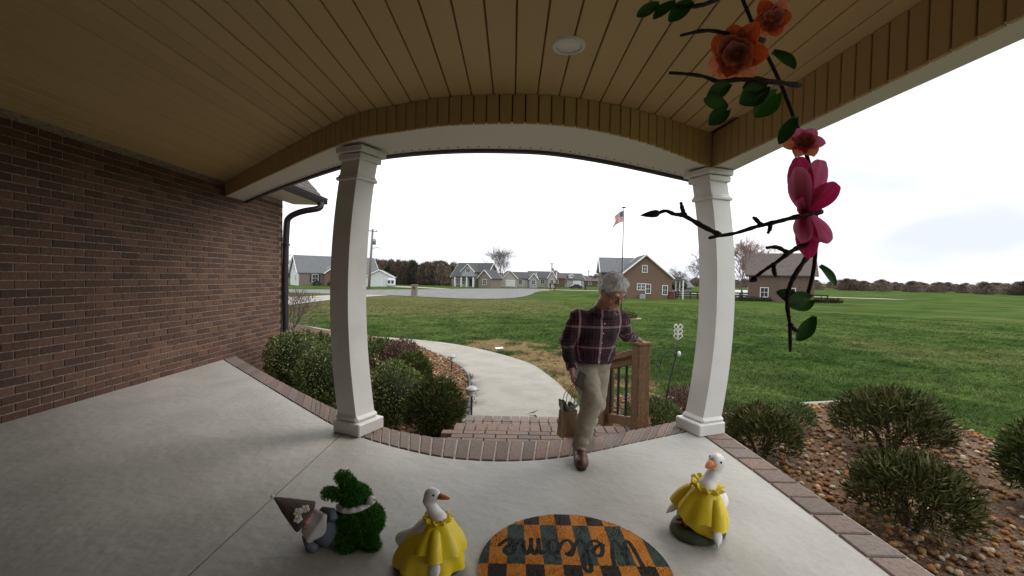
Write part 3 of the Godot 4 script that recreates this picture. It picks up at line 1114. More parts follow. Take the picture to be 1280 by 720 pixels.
	var wr := wi.duplicate(); wr.reverse()
	for p in wr: wpoly.append(p)
	rng.seed = 16
	var tries := 0
	while xf2.size() < 125000 and tries < 400000:
		tries += 1
		var q := 5.6 + 44.0 * pow(rng.randf(), 1.75)
		var a := rng.randf_range(-0.95, 1.02)
		var p := Vector2(sin(a) * q, -cos(a) * q)
		if p.x > 1.84 and p.y > -5.0 and p.x < 2.0: continue
		if Geometry2D.is_point_in_polygon(p, wpoly) or Geometry2D.is_point_in_polygon(p, left) or Geometry2D.is_point_in_polygon(p, right): continue
		if p.x < -4.2 and p.y > -8.6: continue
		var st := straw(p.x, p.y)
		if rng.randf() < st * 0.55: continue
		var sc := rng.randf_range(0.55, 1.25) * (1.0 - 0.4 * st) * clampf(1.0 + 1.1 * nz1.get_noise_2d(p.x * 1.1 + 40.0, p.y * 1.1), 0.5, 1.7)
		xf2.append(Transform3D(Basis.from_euler(Vector3(0, rng.randf() * TAU, 0)).scaled(Vector3.ONE * sc), gp(p.x, p.y)))
		c2.append(lawn_color(p.x, p.y) * rng.randf_range(0.75, 1.35) * (1.0 + 0.35 * nz1.get_noise_2d(p.x * 2.5, p.y * 2.5)))
	many(done(bl), M.leaf, xf2, c2, "grass")

# ------------------------------------------------------------------ plants and garden pieces
func build_garden() -> void:
	var box_cols := [Color(0.13, 0.165, 0.045), Color(0.2, 0.235, 0.08), Color(0.08, 0.11, 0.028), Color(0.3, 0.33, 0.16)]
	var boxw := leaves(round_spots(7000, Vector3(0.4, 0.42, 0.4), 4, 0.25), 0.034, 0.3, box_cols, 4)
	var boxw2 := leaves(round_spots(7000, Vector3(0.4, 0.42, 0.4), 14, 0.25), 0.034, 0.3, box_cols, 5)
	var grp := "rounded boxwood shrubs along the porch edge"
	shrub("boxwood_shrub", "rounded boxwood shrub against the brick wing, furthest left of the clipped shrubs", gp(-3.45, -7.05), boxw, Vector3(0.38, 0.42, 0.38), M.dark_leaf, 0.0, 1.05, grp)
	shrub("boxwood_shrub", "boxwood shrub directly left of the left white column, half hidden by it", gp(-2.55, -6.1), boxw2, Vector3(0.38, 0.42, 0.38), M.dark_leaf, 1.0, 0.95, grp)
	shrub("boxwood_shrub", "dense dome of boxwood just right of the left white column", gp(-1.38, -5.2), boxw, Vector3(0.38, 0.42, 0.38), M.dark_leaf, 2.0, 0.9, grp)
	var feather := func(n: int, r: Vector3, sd: int) -> Array:
		var out := []
		for sp in round_spots(n, r, sd, 0.9, -0.4):
			out.append([sp[0] * 0.92, (sp[1] + Vector3(0, 0.9, 0)).normalized()])
		return out
	var con_cols := [Color(0.06, 0.1, 0.025), Color(0.1, 0.14, 0.03), Color(0.04, 0.065, 0.02), Color(0.13, 0.15, 0.045), Color(0.14, 0.1, 0.05)]
	var con := leaves(feather.call(6500, Vector3(0.32, 0.36, 0.3), 21), 0.075, 0.07, con_cols, 21, 0.2)
	shrub("juniper_shrub", "feathery dark green juniper at the porch edge by the bottom brick steps", gp(-0.8, -4.7), con, Vector3(0.3, 0.34, 0.28), M.dark_leaf, 0.0, 1.0)
	shrub("juniper_shrub", "lighter feathery juniper behind the dome of boxwood, left of the round path light", gp(-1.4, -6.3), con, Vector3(0.3, 0.34, 0.28), M.dark_leaf, 1.7, 0.98)
	var low := leaves(feather.call(2600, Vector3(0.42, 0.26, 0.36), 22), 0.06, 0.12, [Color(0.09, 0.13, 0.04), Color(0.13, 0.17, 0.06), Color(0.06, 0.09, 0.03)], 22)
	shrub("low_shrub", "low pale green shrub beside the walkway, just right of the left column's edge", gp(-2.5, -8.2), low, Vector3(0.4, 0.26, 0.35), null, 0.4, 1.25)
	var red := leaves(feather.call(2600, Vector3(0.36, 0.34, 0.34), 23), 0.05, 0.16, [Color(0.16, 0.08, 0.08), Color(0.22, 0.13, 0.11), Color(0.1, 0.05, 0.05), Color(0.13, 0.12, 0.06)], 23)
	shrub("red_shrub", "sparse reddish brown shrub at the walkway edge behind the boxwood dome", gp(-1.95, -7.9), red, Vector3(0.34, 0.33, 0.32), null, 0.0, 1.02)
	shrub("red_shrub", "reddish brown shrub behind the brick edge, left of the right white column", gp(2.12, -5.4), red, Vector3(0.34, 0.33, 0.32), null, 2.0, 0.72)
	shrub("red_shrub", "small dark red shrub tucked between brick edge and top step", gp(-0.64, -4.0), red, Vector3(0.34, 0.33, 0.32), null, 1.0, 0.36)
	shrub("low_shrub", "small grey green shrub between wing boxwood and walkway", gp(-3.75, -8.5), low, Vector3(0.4, 0.26, 0.35), null, 2.0, 1.35)
	shrub("low_shrub", "bright green tuft just right of the right white column's foot", gp(2.72, -5.5), low, Vector3(0.4, 0.26, 0.35), null, 2.4, 0.55)
	var rust := leaves(feather.call(4200, Vector3(0.4, 0.3, 0.36), 24), 0.08, 0.07, [Color(0.07, 0.08, 0.025), Color(0.1, 0.09, 0.03), Color(0.05, 0.065, 0.02), Color(0.12, 0.12, 0.045)], 24)
	shrub("spreading_shrub", "spreading olive brown shrub beside the porch's right brick edge", gp(2.5, -4.35), rust, Vector3(0.38, 0.28, 0.34), null, 0.3, 0.95)
	shrub("spreading_shrub", "olive shrub nearest the camera along the right brick edge", gp(2.85, -3.1), rust, Vector3(0.38, 0.28, 0.34), null, 1.3, 1.0)
	shrub("grass_clump", "bright green clump of ornamental grass against the pale kerb", gp(3.35, -5.2), low, Vector3(0.4, 0.26, 0.35), null, 0.8, 0.7)
	shrub("low_shrub", "leafy green plant growing behind the wooden handrail post", gp(1.62, -5.0), low, Vector3(0.4, 0.26, 0.35), null, 0.2, 0.85)
	shrub("spreading_shrub", "broad olive shrub between the kerb and the outer edge of the right bed", gp(3.9, -4.5), rust, Vector3(0.38, 0.28, 0.34), null, 2.3, 1.25)
	shrub("juniper_shrub", "feathery juniper at the outer side of the right bed", gp(4.2, -3.3), con, Vector3(0.3, 0.34, 0.28), M.dark_leaf, 0.9, 1.2)
	# bare arching shrub at the wing's far corner
	var q := RandomNumberGenerator.new()
	q.seed = 90
	var bare := thing("bare_shrub", "leafless arching shrub sticking out past the brick wing's far corner", "shrub", gp(-6.85, -13.6))
	for i in 14:
		var s := S(false)
		var a := q.randf() * TAU
		branch(s, Vector3(0, 0, 0), Vector3(cos(a) * 0.6, 1.0, sin(a) * 0.6).normalized(), 0.62, 0.014, 3, q, 0.1, 0.7, 0.006)
		obj(s, M.twig_red, "branch", bare)

	# solar path lights
	for d in [["mushroom shaped path light beside the walkway's first joint", Vector3(-1.07, 0, -8.05), 0.3], ["mushroom shaped path light at the bed's tip beside the brick steps", Vector3(-0.47, 0, -5.45), 0.34]]:
		var t := thing("path_light", d[0], "path light", gp(d[1].x, d[1].z), 0.0, "solar path lights in the left bed")
		var s := S(false)
		tube(s, [Vector3(0, -0.1, 0), Vector3(0.0, d[2] - 0.03, 0)], [0.012], 8)
		obj(s, M.dark, "stake", t)
		s = S(false)
		lathe(s, [Vector2(0.03, -0.07), Vector2(0.035, -0.01)], 12, at(Vector3(0, d[2], 0)))
		obj(s, M.opal, "lens", t)
		s = S(false)
		lathe(s, [Vector2(0.001, 0.05), Vector2(0.04, 0.045), Vector2(0.08, 0.015), Vector2(0.085, 0.0), Vector2(0.07, 0.0), Vector2(0.001, 0.01)], 16, at(Vector3(0, d[2], 0)))
		obj(s, M.grey_metal, "cap", t)

	# wooden handrail beside the steps
	var h := thing("handrail", "short stained wooden stair handrail with black balusters beside the brick steps", "handrail", Vector3(1.22, -0.45, -4.1))
	var o := Vector3(-1.22, 0.45, 4.1)
	var n0 := Vector3(1.22, 0, -4.13); var n1 := Vector3(1.045, 0, -4.76)
	var yaw := atan2(n0.x - n1.x, n0.z - n1.z)
	var s := S()
	box(s, at(o + Vector3(n0.x, 0.12, n0.z), yaw), Vector3(0.125, 1.14, 0.125), 0.008)
	obj(s, M.wood, "post", h)
	s = S()
	box(s, at(o + Vector3(n0.x, 0.705, n0.z), yaw), Vector3(0.15, 0.03, 0.15), 0.008)
	obj(s, M.wood, "post_cap", h)
	s = S()
	box(s, at(o + Vector3(n1.x, -0.03, n1.z), yaw), Vector3(0.125, 0.86, 0.125), 0.008)
	obj(s, M.wood, "post", h)
	var mid := (n0 + n1) / 2
	var run := n0.distance_to(n1)
	var pit := atan2(0.2, run)
	for d in [[0.53, 0.06, 0.09, "top_rail"], [0.465, 0.09, 0.04, "sub_rail"], [-0.12, 0.09, 0.045, "bottom_rail"]]:
		s = S()
		box(s, at(o + Vector3(mid.x, d[0], mid.z), yaw, -pit if d[0] > 0 else -pit * 0.75), Vector3(d[2], d[1], run / cos(pit) - 0.09), 0.006)
		obj(s, M.wood, d[3], h)
	for i in 4:
		var f := (i + 0.6) / 4.2
		var p: Vector3 = n1.lerp(n0, f)
		var yb := -0.2 + 0.18 * f; var yt := 0.36 + 0.2 * f
		s = S()
		box(s, at(o + Vector3(p.x, (yb + yt) / 2, p.z), yaw), Vector3(0.022, yt - yb, 0.022), 0.003)
		obj(s, M.dark, "baluster", h)

	# shepherd's hook with a white spinner
	var k := thing("garden_hook", "thin black garden hook with a white bird ornament on top", "garden hook", gp(1.84, -5.35))
	s = S(false)
	tube(s, [Vector3(0, -0.1, 0), Vector3(0.09, 0.5, 0), Vector3(0.165, 0.85, 0), Vector3(0.175, 1.02, 0)], [0.008], 6)
	obj(s, M.dark, "pole", k)
	s = S(false)
	tube(s, smooth_line([Vector3(0.155, 0.8, 0), Vector3(0.14, 0.87, 0.0), Vector3(0.07, 0.89, 0.0), Vector3(0.0, 0.82, 0.0), Vector3(-0.03, 0.7, 0), Vector3(-0.055, 0.69, 0), Vector3(-0.06, 0.72, 0)], 5), [0.006], 6)
	obj(s, M.dark, "hook", k)
	s = S(false)
	ball(s, Vector3(0.2, 0.86, 0), Vector3(0.022, 0.032, 0.02))
	obj(s, M.white_paint, "bell", k)
	s = S(false)
	tube(s, [Vector3(0.175, 1.02, 0), Vector3(0.18, 1.15, 0)], [0.006], 6)
	for i in 3:
		for e in [-1, 1]:
			var y := 1.03 + i * 0.055
			tube(s, smooth_line([Vector3(0.178, y, 0), Vector3(0.178 + e * 0.05, y + 0.045, 0.01), Vector3(0.178 + e * 0.02, y + 0.075, 0), Vector3(0.178, y + 0.02, 0)], 4), [0.007], 5)
	obj(s, M.white_paint, "bird_ornament", k)
	# litter
	var lf := leaves([[Vector3(0, 0.01, 0), Vector3(1, 0.05, 0.4)], [Vector3(0.08, 0.012, 0.05), Vector3(1, 0, 1.5)]], 0.13, 0.14, [Color(0.06, 0.04, 0.025)], 3)
	tag(put(lf, M.leaf, "fallen_leaf", self, at(gp(0.22, -5.5, 0.035))), "curled dark dry leaf lying on the walkway near the brick steps", "leaf")
	s = S()
	box(s, at(Vector3.ZERO, 0.3, 0.1, 0.08), Vector3(0.2, 0.012, 0.13), 0.003)
	tag(obj(s, M.paper, "paper_scrap", self, at(gp(-0.3, -11.4, 0.04))), "white scrap of paper lying on the dry grass patch", "litter")

# ------------------------------------------------------------------ the neighbourhood
func build_neighbourhood() -> void:
	# house far left: grey roof, white gable end, brick front with a small gable
	var h := thing("house", "grey roofed house with white gable end and dark shutters, left behind the porch column", "house", gp(-49.0, -123, 0.4), deg_to_rad(38))
	gable_block(h, 21, 9, 3.1, 7.4, 0, M.siding_white, M.roof_slate, M.white_trim)
	slab(h, "brick_front", M.far_brick, Vector3(-1.8, 1.3, 4.58), Vector3(17, 3.4, 0.16))
	gable_block(h, 5.2, 2.6, 3.0, 5.0, 1, M.far_brick_red, M.roof_slate, M.white_trim, Vector3(-2.0, 0, 5.4))
	window(h, 0, 4.66, -6.5, 1.6, 1.5, 1.9, M.white_trim, M.shutter)
	window(h, 0, 6.7, -2.0, 1.6, 1.5, 1.9, M.white_trim, M.shutter)
	window(h, 0, 4.66, 4.5, 1.6, 1.5, 1.9, M.white_trim, M.shutter)
	window(h, 3, 10.5, 0, 4.2, 0.9, 1.3, M.white_trim)
	window(h, 3, 10.5, 1.8, 1.6, 1.0, 1.5, M.white_trim)
	slab(h, "door", M.dark, Vector3(1.6, 1.2, 4.68), Vector3(1.0, 2.3, 0.1), 0.02)
	for i in 3:
		put(leaves(round_spots(300, Vector3(0.8, 0.6, 0.6), 50 + i), 0.3, 0.3, [Color(0.03, 0.045, 0.02)], i), M.leaf, "foundation_shrub", h, at(Vector3(-6.4 + i * 3.2, 0.1, 6.0 if i == 0 else 7.6)))
	# white garage
	h = thing("garage", "white gabled garage beside the utility pole, right of the left column", "garage", gp(-36.2, -122, 0.2), deg_to_rad(12))
	gable_block(h, 7.4, 9, 2.3, 4.2, 1, M.siding_white, M.roof_slate, M.white_trim)
	slab(h, "corner_board", M.white_trim, Vector3(0.6, 1.2, 4.55), Vector3(0.25, 3.6, 0.12))
	h = thing("trailer", "small white trailer with dark windows parked right of the white garage", "trailer", gp(-32.4, -119, 0.0), deg_to_rad(12))
	slab(h, "body", M.siding_white, Vector3(0, 1.25, 0), Vector3(2.0, 2.1, 4), 0.3)
	for x in [-0.5, 0.4]:
		slab(h, "window", M.pane, Vector3(x, 1.35, 2.0), Vector3(0.6, 0.8, 0.06), 0.02)
	for x in [-0.85, 0.85]:
		var s0 := S(false)
		lathe(s0, [Vector2(0.001, -0.1), Vector2(0.36, -0.1), Vector2(0.36, 0.1), Vector2(0.001, 0.1)], 14, at(Vector3(x, 0.3, 0.8), 0, 0, PI / 2))
		obj(s0, M.dark, "wheel", h)
	# two-storey brick house in the middle
	h = thing("house", "brown brick house with steep gables and white porch columns beside the tall bare tree", "house", gp(-11.6, -140, 0.2), deg_to_rad(-28))
	gable_block(h, 12.5, 8, 3.0, 7.2, 0, M.far_brick, M.roof_dark, M.white_trim)
	gable_block(h, 4.6, 4.5, 4.6, 6.7, 1, M.siding_grey, M.roof_dark, M.white_trim, Vector3(0.8, 0, 3.2))
	gable_block(h, 4.4, 6, 2.8, 5.0, 1, M.far_brick, M.roof_dark, M.white_trim, Vector3(7.0, 0, 2.8))
	slab(h, "porch_roof", M.roof_dark, Vector3(0.4, 3.0, 6.1), Vector3(7.4, 0.25, 2.2), 0.05)
	for x in [-2.9, -0.6, 1.4, 3.7]:
		slab(h, "porch_column", M.white_trim, Vector3(x, 1.4, 6.9), Vector3(0.42, 3.0, 0.42), 0.04)
	window(h, 0, 5.45, 0.8, 5.0, 1.5, 1.2, M.white_trim)
	window(h, 0, 5.45, -0.8, 1.5, 1.2, 1.7, M.white_trim)
	window(h, 0, 4.05, -4.2, 1.5, 1.6, 1.7, M.white_trim)
	window(h, 3, 6.25, 0.3, 1.5, 1.0, 1.6, M.white_trim)
	window(h, 3, 6.25, 0.0, 4.6, 0.9, 1.2, M.white_trim)
	window(h, 0, 5.85, 7.0, 1.5, 1.3, 1.6, M.white_trim)
	slab(h, "door", M.dark, Vector3(1.9, 1.2, 5.5), Vector3(1.0, 2.2, 0.1), 0.02)
	# garage-fronted houses to its right
	h = thing("house", "pale house with white garage door under a steep front gable, right of bare tree", "house", gp(1.6, -149, 0.3), deg_to_rad(8))
	gable_block(h, 4.6, 8, 2.7, 5.0, 1, M.siding_tan, M.roof_dark, M.white_trim, Vector3(-3.1, 0, 1.5))
	gable_block(h, 8.0, 7, 2.7, 4.7, 0, M.siding_tan, M.roof_dark, M.white_trim, Vector3(2.2, 0, -1))
	gable_block(h, 2.6, 3, 2.7, 4.3, 1, M.siding_grey, M.roof_dark, M.white_trim, Vector3(4.8, 0, 3.0))
	garage_door(h, -3.0, 5.56, 3.2, 2.2, M.white_trim)
	window(h, 0, 4.55, 4.8, 1.5, 1.1, 1.4, M.white_trim)
	window(h, 0, 2.55, 0.8, 1.5, 1.1, 1.4, M.white_trim)
	h = thing("house", "long beige house with dark roof and tall narrow front gables in mid distance", "house", gp(10.6, -158, 0.5), deg_to_rad(-6))
	gable_block(h, 9.5, 7, 2.7, 5.0, 0, M.siding_tan, M.roof_dark, M.white_trim)
	gable_block(h, 2.3, 2.5, 2.9, 4.6, 1, M.siding_grey, M.roof_dark, M.white_trim, Vector3(-3.8, 0, 4.0))
	gable_block(h, 2.7, 2.5, 3.0, 5.2, 1, M.siding_tan, M.roof_dark, M.white_trim, Vector3(3.6, 0, 4.2))
	slab(h, "door", M.dark, Vector3(-3.8, 1.2, 5.3), Vector3(0.9, 2.1, 0.1), 0.02)
	window(h, 0, 5.5, 3.6, 1.5, 1.1, 1.4, M.white_trim)
	window(h, 0, 3.55, 0.4, 1.5, 1.4, 1.4, M.white_trim)
	h = thing("house", "brown house with hipped roof beneath the second utility pole", "house", gp(16.6, -170, 0.5), deg_to_rad(-10))
	hip_block(h, 7.5, 7, 2.8, 5.9, M.siding_brown, M.roof_brown)
	window(h, 0, 3.55, 0.8, 1.5, 1.1, 1.5, M.white_trim)
	slab(h, "door", M.dark, Vector3(-1.6, 1.1, 3.55), Vector3(1.0, 2.2, 0.1), 0.02)
	h = thing("house", "low house with white dormer and white garage behind the dark parked car", "house", gp(23.0, -178, 0.4), deg_to_rad(14))
	gable_block(h, 9.5, 7, 2.6, 4.9, 0, M.siding_grey, M.roof_dark, M.white_trim)
	gable_block(h, 1.8, 2.2, 4.0, 4.5, 1, M.siding_white, M.roof_dark, M.white_trim, Vector3(-0.6, 0, 2.0))
	garage_door(h, 1.8, 3.56, 3.4, 2.2, M.white_trim)
	window(h, 0, 3.55, -3.0, 1.5, 1.2, 1.4, M.white_trim)
	h = thing("house", "distant hip roofed house just left of the man's head", "house", gp(32.0, -200, 0.0), 0.1)
	hip_block(h, 11, 8, 2.4, 4.8, M.siding_brown, M.roof_brown)
	window(h, 0, 4.05, -2.0, 1.4, 1.2, 1.3, M.white_trim)
	window(h, 0, 4.05, 2.0, 1.4, 1.2, 1.3, M.white_trim)
	h = thing("house", "distant low dark roofed house at the gap left of the brick gable house", "house", gp(41.5, -215, 0.0), -0.1)
	hip_block(h, 9, 8, 2.2, 4.0, M.siding_grey, M.roof_dark)
	window(h, 0, 4.05, 0.0, 1.3, 1.2, 1.3, M.white_trim)

	# brick gable house on the right
	h = thing("house", "large reddish brown brick house with broad front gable and white windows behind the man", "house", gp(21.6, -74.5, 0.15), deg_to_rad(-6))
	gable_block(h, 8.2, 8, 3.3, 6.75, 1, M.far_brick_red, M.roof_dark, M.white_trim, Vector3.ZERO, 0.3)
	gable_block(h, 5.6, 6, 4.2, 6.6, 0, M.siding_brown, M.roof_slate, M.white_trim, Vector3(-3.4, 0, -5.5))
	for w in [[-0.15, 4.6, 0.75, 1.1], [-0.95, 1.75, 0.6, 1.0], [-0.3, 1.75, 0.6, 1.0], [0.45, 1.45, 0.75, 1.5], [3.05, 1.3, 0.75, 1.45]]:
		window(h, 0, 4.0, w[0], w[1], w[2], w[3], M.white_trim)
	slab(h, "air_conditioner", M.grey_metal, Vector3(-0.5, 0.2, 4.5), Vector3(0.9, 0.8, 0.8), 0.05)
	slab(h, "side_porch_roof", M.roof_slate, Vector3(5.2, 3.0, 0.5), Vector3(2.2, 0.18, 5), 0.03)
	for z in [-1.6, 0.8, 2.9]:
		slab(h, "porch_post", M.white_trim, Vector3(6.1, 1.2, z), Vector3(0.2, 3.4, 0.2))
	for y in [0.5, 1.0, 1.6]:
		slab(h, "porch_rail", M.white_trim, Vector3(6.1, y, 0.65), Vector3(0.1, 0.1, 4.4))
	h = thing("wheelie_bin", "dark red bin standing at the right corner of the brick gable house", "bin", gp(25.2, -70.2))
	slab(h, "body", M.dark_red, Vector3(0, 0.55, 0), Vector3(0.9, 1.1, 0.8), 0.06)
	slab(h, "lid", M.dark, Vector3(0, 1.13, 0), Vector3(0.96, 0.09, 0.86), 0.03)
	# brown house on the far right
	h = thing("house", "tall brown house behind the pink flowers at the right", "house", gp(44.5, -74, 0.0), deg_to_rad(-28))
	gable_block(h, 9, 8, 4.4, 7.8, 0, M.siding_brown, M.roof_brown, M.siding_brown)
	window(h, 0, 4.05, -2.2, 1.5, 1.1, 1.5, M.white_trim)
	window(h, 0, 4.05, 1.5, 1.5, 1.1, 1.5, M.white_trim)
	window(h, 3, 4.5, 0.0, 1.6, 1.1, 1.4, M.white_trim)
	# long low buildings behind the fence
	h = thing("shed", "long low grey shed roof behind the dark fence right of the brick house", "shed", gp(32.0, -95, 0.0), 0.05)
	gable_block(h, 11, 5, 1.8, 3.0, 0, M.siding_grey, M.roof_slate, M.siding_grey)
	h = thing("poly_tunnel", "long low white tunnel roof beyond the fence right of the right column", "greenhouse", gp(42.5, -84, 0.3), deg_to_rad(-22))
	var s := S(false)
	var prev := []
	for i in 13:
		var a := PI * i / 12
		var p := [Vector3(-4.3, 1.3 * sin(a), -1.5 * cos(a)), Vector3(4.3, 1.3 * sin(a), -1.5 * cos(a))]
		if i > 0:
			quad_out(s, prev[0], prev[1], p[1], p[0], Vector3.ZERO)
			tri_out(s, prev[0], p[0], Vector3(-4.3, 0, 0), Vector3.ZERO)
			tri_out(s, prev[1], p[1], Vector3(4.3, 0, 0), Vector3.ZERO)
		prev = p
	obj(s, M.white_paint, "cover", h)
	for x in [-3, -1, 1, 3]:
		s = S(false)
		var hp := []
		for i in 9: hp.append(Vector3(x, 1.33 * sin(PI * i / 8), -1.53 * cos(PI * i / 8)))
		tube(s, hp, [0.04], 4)
		obj(s, M.grey_metal, "hoop", h)
	# fences at the far edge of the lawn
	for d in [["dark rail fence along the lawn's far edge right of the brick house", Vector2(26.8, -72.5), Vector2(36.5, -76)], ["dark rail fence in front of the white tunnel, right of the right column", Vector2(36.7, -76), Vector2(52, -73)]]:
		h = thing("fence", d[0], "fence", Vector3.ZERO, 0.0, "dark rail fences at the lawn edge")
		var n := 7
		for i in n + 1:
			var p: Vector2 = d[1].lerp(d[2], float(i) / n)
			slab(h, "post", M.dark_wood, gp(p.x, p.y, 0.55), Vector3(0.16, 1.4, 0.16))
			if i < n:
				var q: Vector2 = d[1].lerp(d[2], float(i + 1) / n)
				var a := gp(p.x, p.y); var b := gp(q.x, q.y)
				for y in [0.35, 0.75, 1.15]:
					s = S()
					box(s, Transform3D(Basis(Vector3.UP, atan2(-(q.y - p.y), q.x - p.x)), (a + b) / 2 + Vector3(0, y, 0)), Vector3(p.distance_to(q) - 0.16, 0.2, 0.06))
					obj(s, M.dark_wood, "rail", h)
	var hc := [Color(0.035, 0.05, 0.02), Color(0.05, 0.07, 0.025), Color(0.06, 0.06, 0.03)]
	var strip := []
	rng.seed = 61
	for i in 5000:
		strip.append([Vector3(rng.randf_range(-9, 9), rng.randf() * rng.randf() * 0.8, rng.randf_range(-0.5, 0.5)), Vector3(0, 0.6, 0.3)])
	var hm := leaves(strip, 0.25, 0.3, hc, 61)
	tag(put(hm, M.leaf, "hedge", self, at(gp(44.5, -71.5), 0.05)), "low dark hedge along the lawn's far edge below the brown house", "hedge")

	# mailboxes and small posts by the road
	h = thing("mailbox", "brown brick mailbox pillar standing at the lawn edge by the road", "mailbox", gp(-13.2, -60))
	slab(h, "pillar", M.far_brick, Vector3(0, 0.7, 0), Vector3(0.72, 1.5, 0.72), 0.02)
	slab(h, "cap", M.far_brick, Vector3(0, 1.49, 0), Vector3(0.84, 0.12, 0.84), 0.03)
	slab(h, "letter_door", M.dark, Vector3(0.0, 1.1, 0.37), Vector3(0.3, 0.24, 0.04), 0.01)
	for d in [[11.6, -120, "dark mailbox post with broad box in front of the beige house"], [10.6, -123, "dark mailbox post left of the broad one in front of the beige house"], [20.5, -124, "dark mailbox post in front of the house with white dormer"], [28.5, -125, "dark mailbox post left of the man in front of distant houses"]]:
		h = thing("mailbox", d[2], "mailbox", gp(d[0], d[1]), 0.0, "mailboxes on posts along the far road")
		slab(h, "post", M.dark_wood, Vector3(0, 0.8, 0), Vector3(0.35, 1.7, 0.35), 0.02)
		slab(h, "letter_box", M.dark, Vector3(0, 1.6, 0.0), Vector3(1.0 if d[0] == 11.6 else 0.55, 0.5, 0.6), 0.1)
	# parked car
	h = thing("parked_car", "dark car parked before the house with white garage", "car", gp(21.5, -150), 0.25)
	s = S()
	prism(s, PackedVector2Array([Vector2(-2.1, -0.25), Vector2(-2.1, -0.75), Vector2(-1.3, -0.9), Vector2(-0.7, -1.4), Vector2(0.8, -1.4), Vector2(1.4, -0.9), Vector2(2.1, -0.8), Vector2(2.15, -0.25)]), -0.8, 0.8, Transform3D(Basis(Vector3.RIGHT, Vector3(0, 0, 1), Vector3(0, -1, 0)), Vector3.ZERO))
	obj(s, M.car, "body", h)
	s = S()
	prism(s, PackedVector2Array([Vector2(-1.15, -0.92), Vector2(-0.66, -1.33), Vector2(0.76, -1.33), Vector2(1.2, -0.92)]), -0.81, 0.81, Transform3D(Basis(Vector3.RIGHT, Vector3(0, 0, 1), Vector3(0, -1, 0)), Vector3.ZERO))
	obj(s, M.pane, "window", h)
	for x in [-1.3, 1.35]:
		for z in [-0.72, 0.72]:
			s = S(false)
			lathe(s, [Vector2(0.001, -0.11), Vector2(0.33, -0.11), Vector2(0.33, 0.11), Vector2(0.001, 0.11)], 14, at(Vector3(x, 0.33, z), 0, PI / 2))
			obj(s, M.dark, "wheel", h)

	utility_pole("leaning wooden utility pole with transformer right of the left column", gp(-31.0, -96), 13.0, 0.3, true, "wooden utility poles")
	get_node("utility_pole").rotation.z = -0.05
	utility_pole("distant utility pole rising above the hip roofed brown house", gp(16.0, -180), 9.6, 0.2, true, "wooden utility poles")
	utility_pole("most distant utility pole, left of the man's head", gp(37.0, -215), 7.6, 0.2, false, "wooden utility poles")
	# flagpole and flag
	var fb := gp(6.33, -25.6)
	h = thing("flagpole", "tall thin flagpole on the lawn behind the man", "flagpole", fb)
	s = S(false)
	tube(s, [Vector3(0, -0.3, 0), Vector3(0, 6.35, 0)], [0.035, 0.022], 8)
	obj(s, M.dark, "pole", h)
	s = S(false)
	lathe(s, [Vector2(0.001, 0.09), Vector2(0.12, 0.06), Vector2(0.13, 0.02), Vector2(0.001, 0.0)], 12, at(Vector3(0, 6.35, 0)))
	obj(s, M.dark, "finial", h)
	s = S(false)
	tube(s, [Vector3(0.05, 6.3, 0), Vector3(0.06, 3, 0), Vector3(0.05, 1.0, 0)], [0.005], 4)
	obj(s, M.white_paint, "halyard", h)
	s = S(false)
	var rows := 18; var colsn := 26
	var P := func(i: int, k: int) -> Vector3:
		var u := float(i) / colsn; var w := float(k) / rows
		return Vector3(-0.03 - 0.52 * u + 0.06 * u * sin(w * 5.0), -0.62 * w - 0.28 * u * u - 0.1 * u, 0.07 * sin(u * 13.0 + w * 3.0) * (0.3 + u))
	for i in colsn:
		for k in rows:
			for e in [[0, 0], [1, 1], [1, 0], [0, 0], [0, 1], [1, 1]]:
				s.set_uv(Vector2(float(i + e[0]) / colsn, float(k + e[1]) / rows))
				s.add_vertex(P.call(i + e[0], k + e[1]))
	tag(obj(s, M.flag, "flag", self, at(fb + Vector3(0, 6.2, 0))), "red and white striped flag drooping from the top of the flagpole", "flag")
	# planting ring at its foot
	var ring := PackedVector2Array()
	for i in 24: ring.append(Vector2(0.75 * cos(TAU * i / 24) + 0.35, 0.75 * sin(TAU * i / 24) + 0.2))
	s = S()
	prism(s, ring, -0.2, 0.05)
	kind(obj(s, M.straw, "mulch_ring", self, at(fb)), "structure")
	var oc := leaves(round_spots(1500, Vector3(0.42, 0.2, 0.3), 66), 0.07, 0.25, [Color(0.1, 0.11, 0.03), Color(0.14, 0.14, 0.04), Color(0.07, 0.08, 0.025)], 66)
	shrub("olive_shrub", "low olive green shrub in the tan ring at the flagpole's foot", fb + Vector3(0.45, 0, 0.2), oc, Vector3(0.4, 0.2, 0.28), M.dark_leaf)

	# trees
	var ta := bare_tree(101, 10.0, 4, 0.42, 0.022)
	var tb := bare_tree(107, 10.0, 4, 0.62, 0.02)
	place_tree("bare_tree", "tall pale bare tree standing between the brown house and the garage house", gp(-3.9, -142), ta, M.bark_grey, 0.0, 1.12)
	place_tree("bare_tree", "round headed bare tree just right of the brick gable house", gp(30.5, -82), tb, M.bark_grey, 1.0, 0.5)
	place_tree("bare_tree", "bare tree behind the roof of the brick gable house", gp(28.0, -95), ta, M.bark_grey, 2.0, 0.62)
	place_tree("bare_tree", "bare tree half hidden by the right white column", gp(34.5, -80), tb, M.bark_grey, 2.4, 0.76)
	place_tree("blossom_tree", "tall budding pinkish tree between the right column and brown house", gp(41.5, -80), ta, M.bark_pink, 0.7, 0.98)
	place_tree("blossom_tree", "budding pinkish tree right beside the brown house", gp(46.5, -84), tb, M.bark_pink, 3.2, 0.95)
	place_tree("bare_tree", "purplish bare tree just right of the brick wing's downspout", gp(-64, -124), tb, M.bark_pink, 0.3, 0.82)
	place_tree("bare_tree", "bare tree standing behind the white dormer house", gp(38, -190), tb, M.bark_grey, 0.3, 0.7)
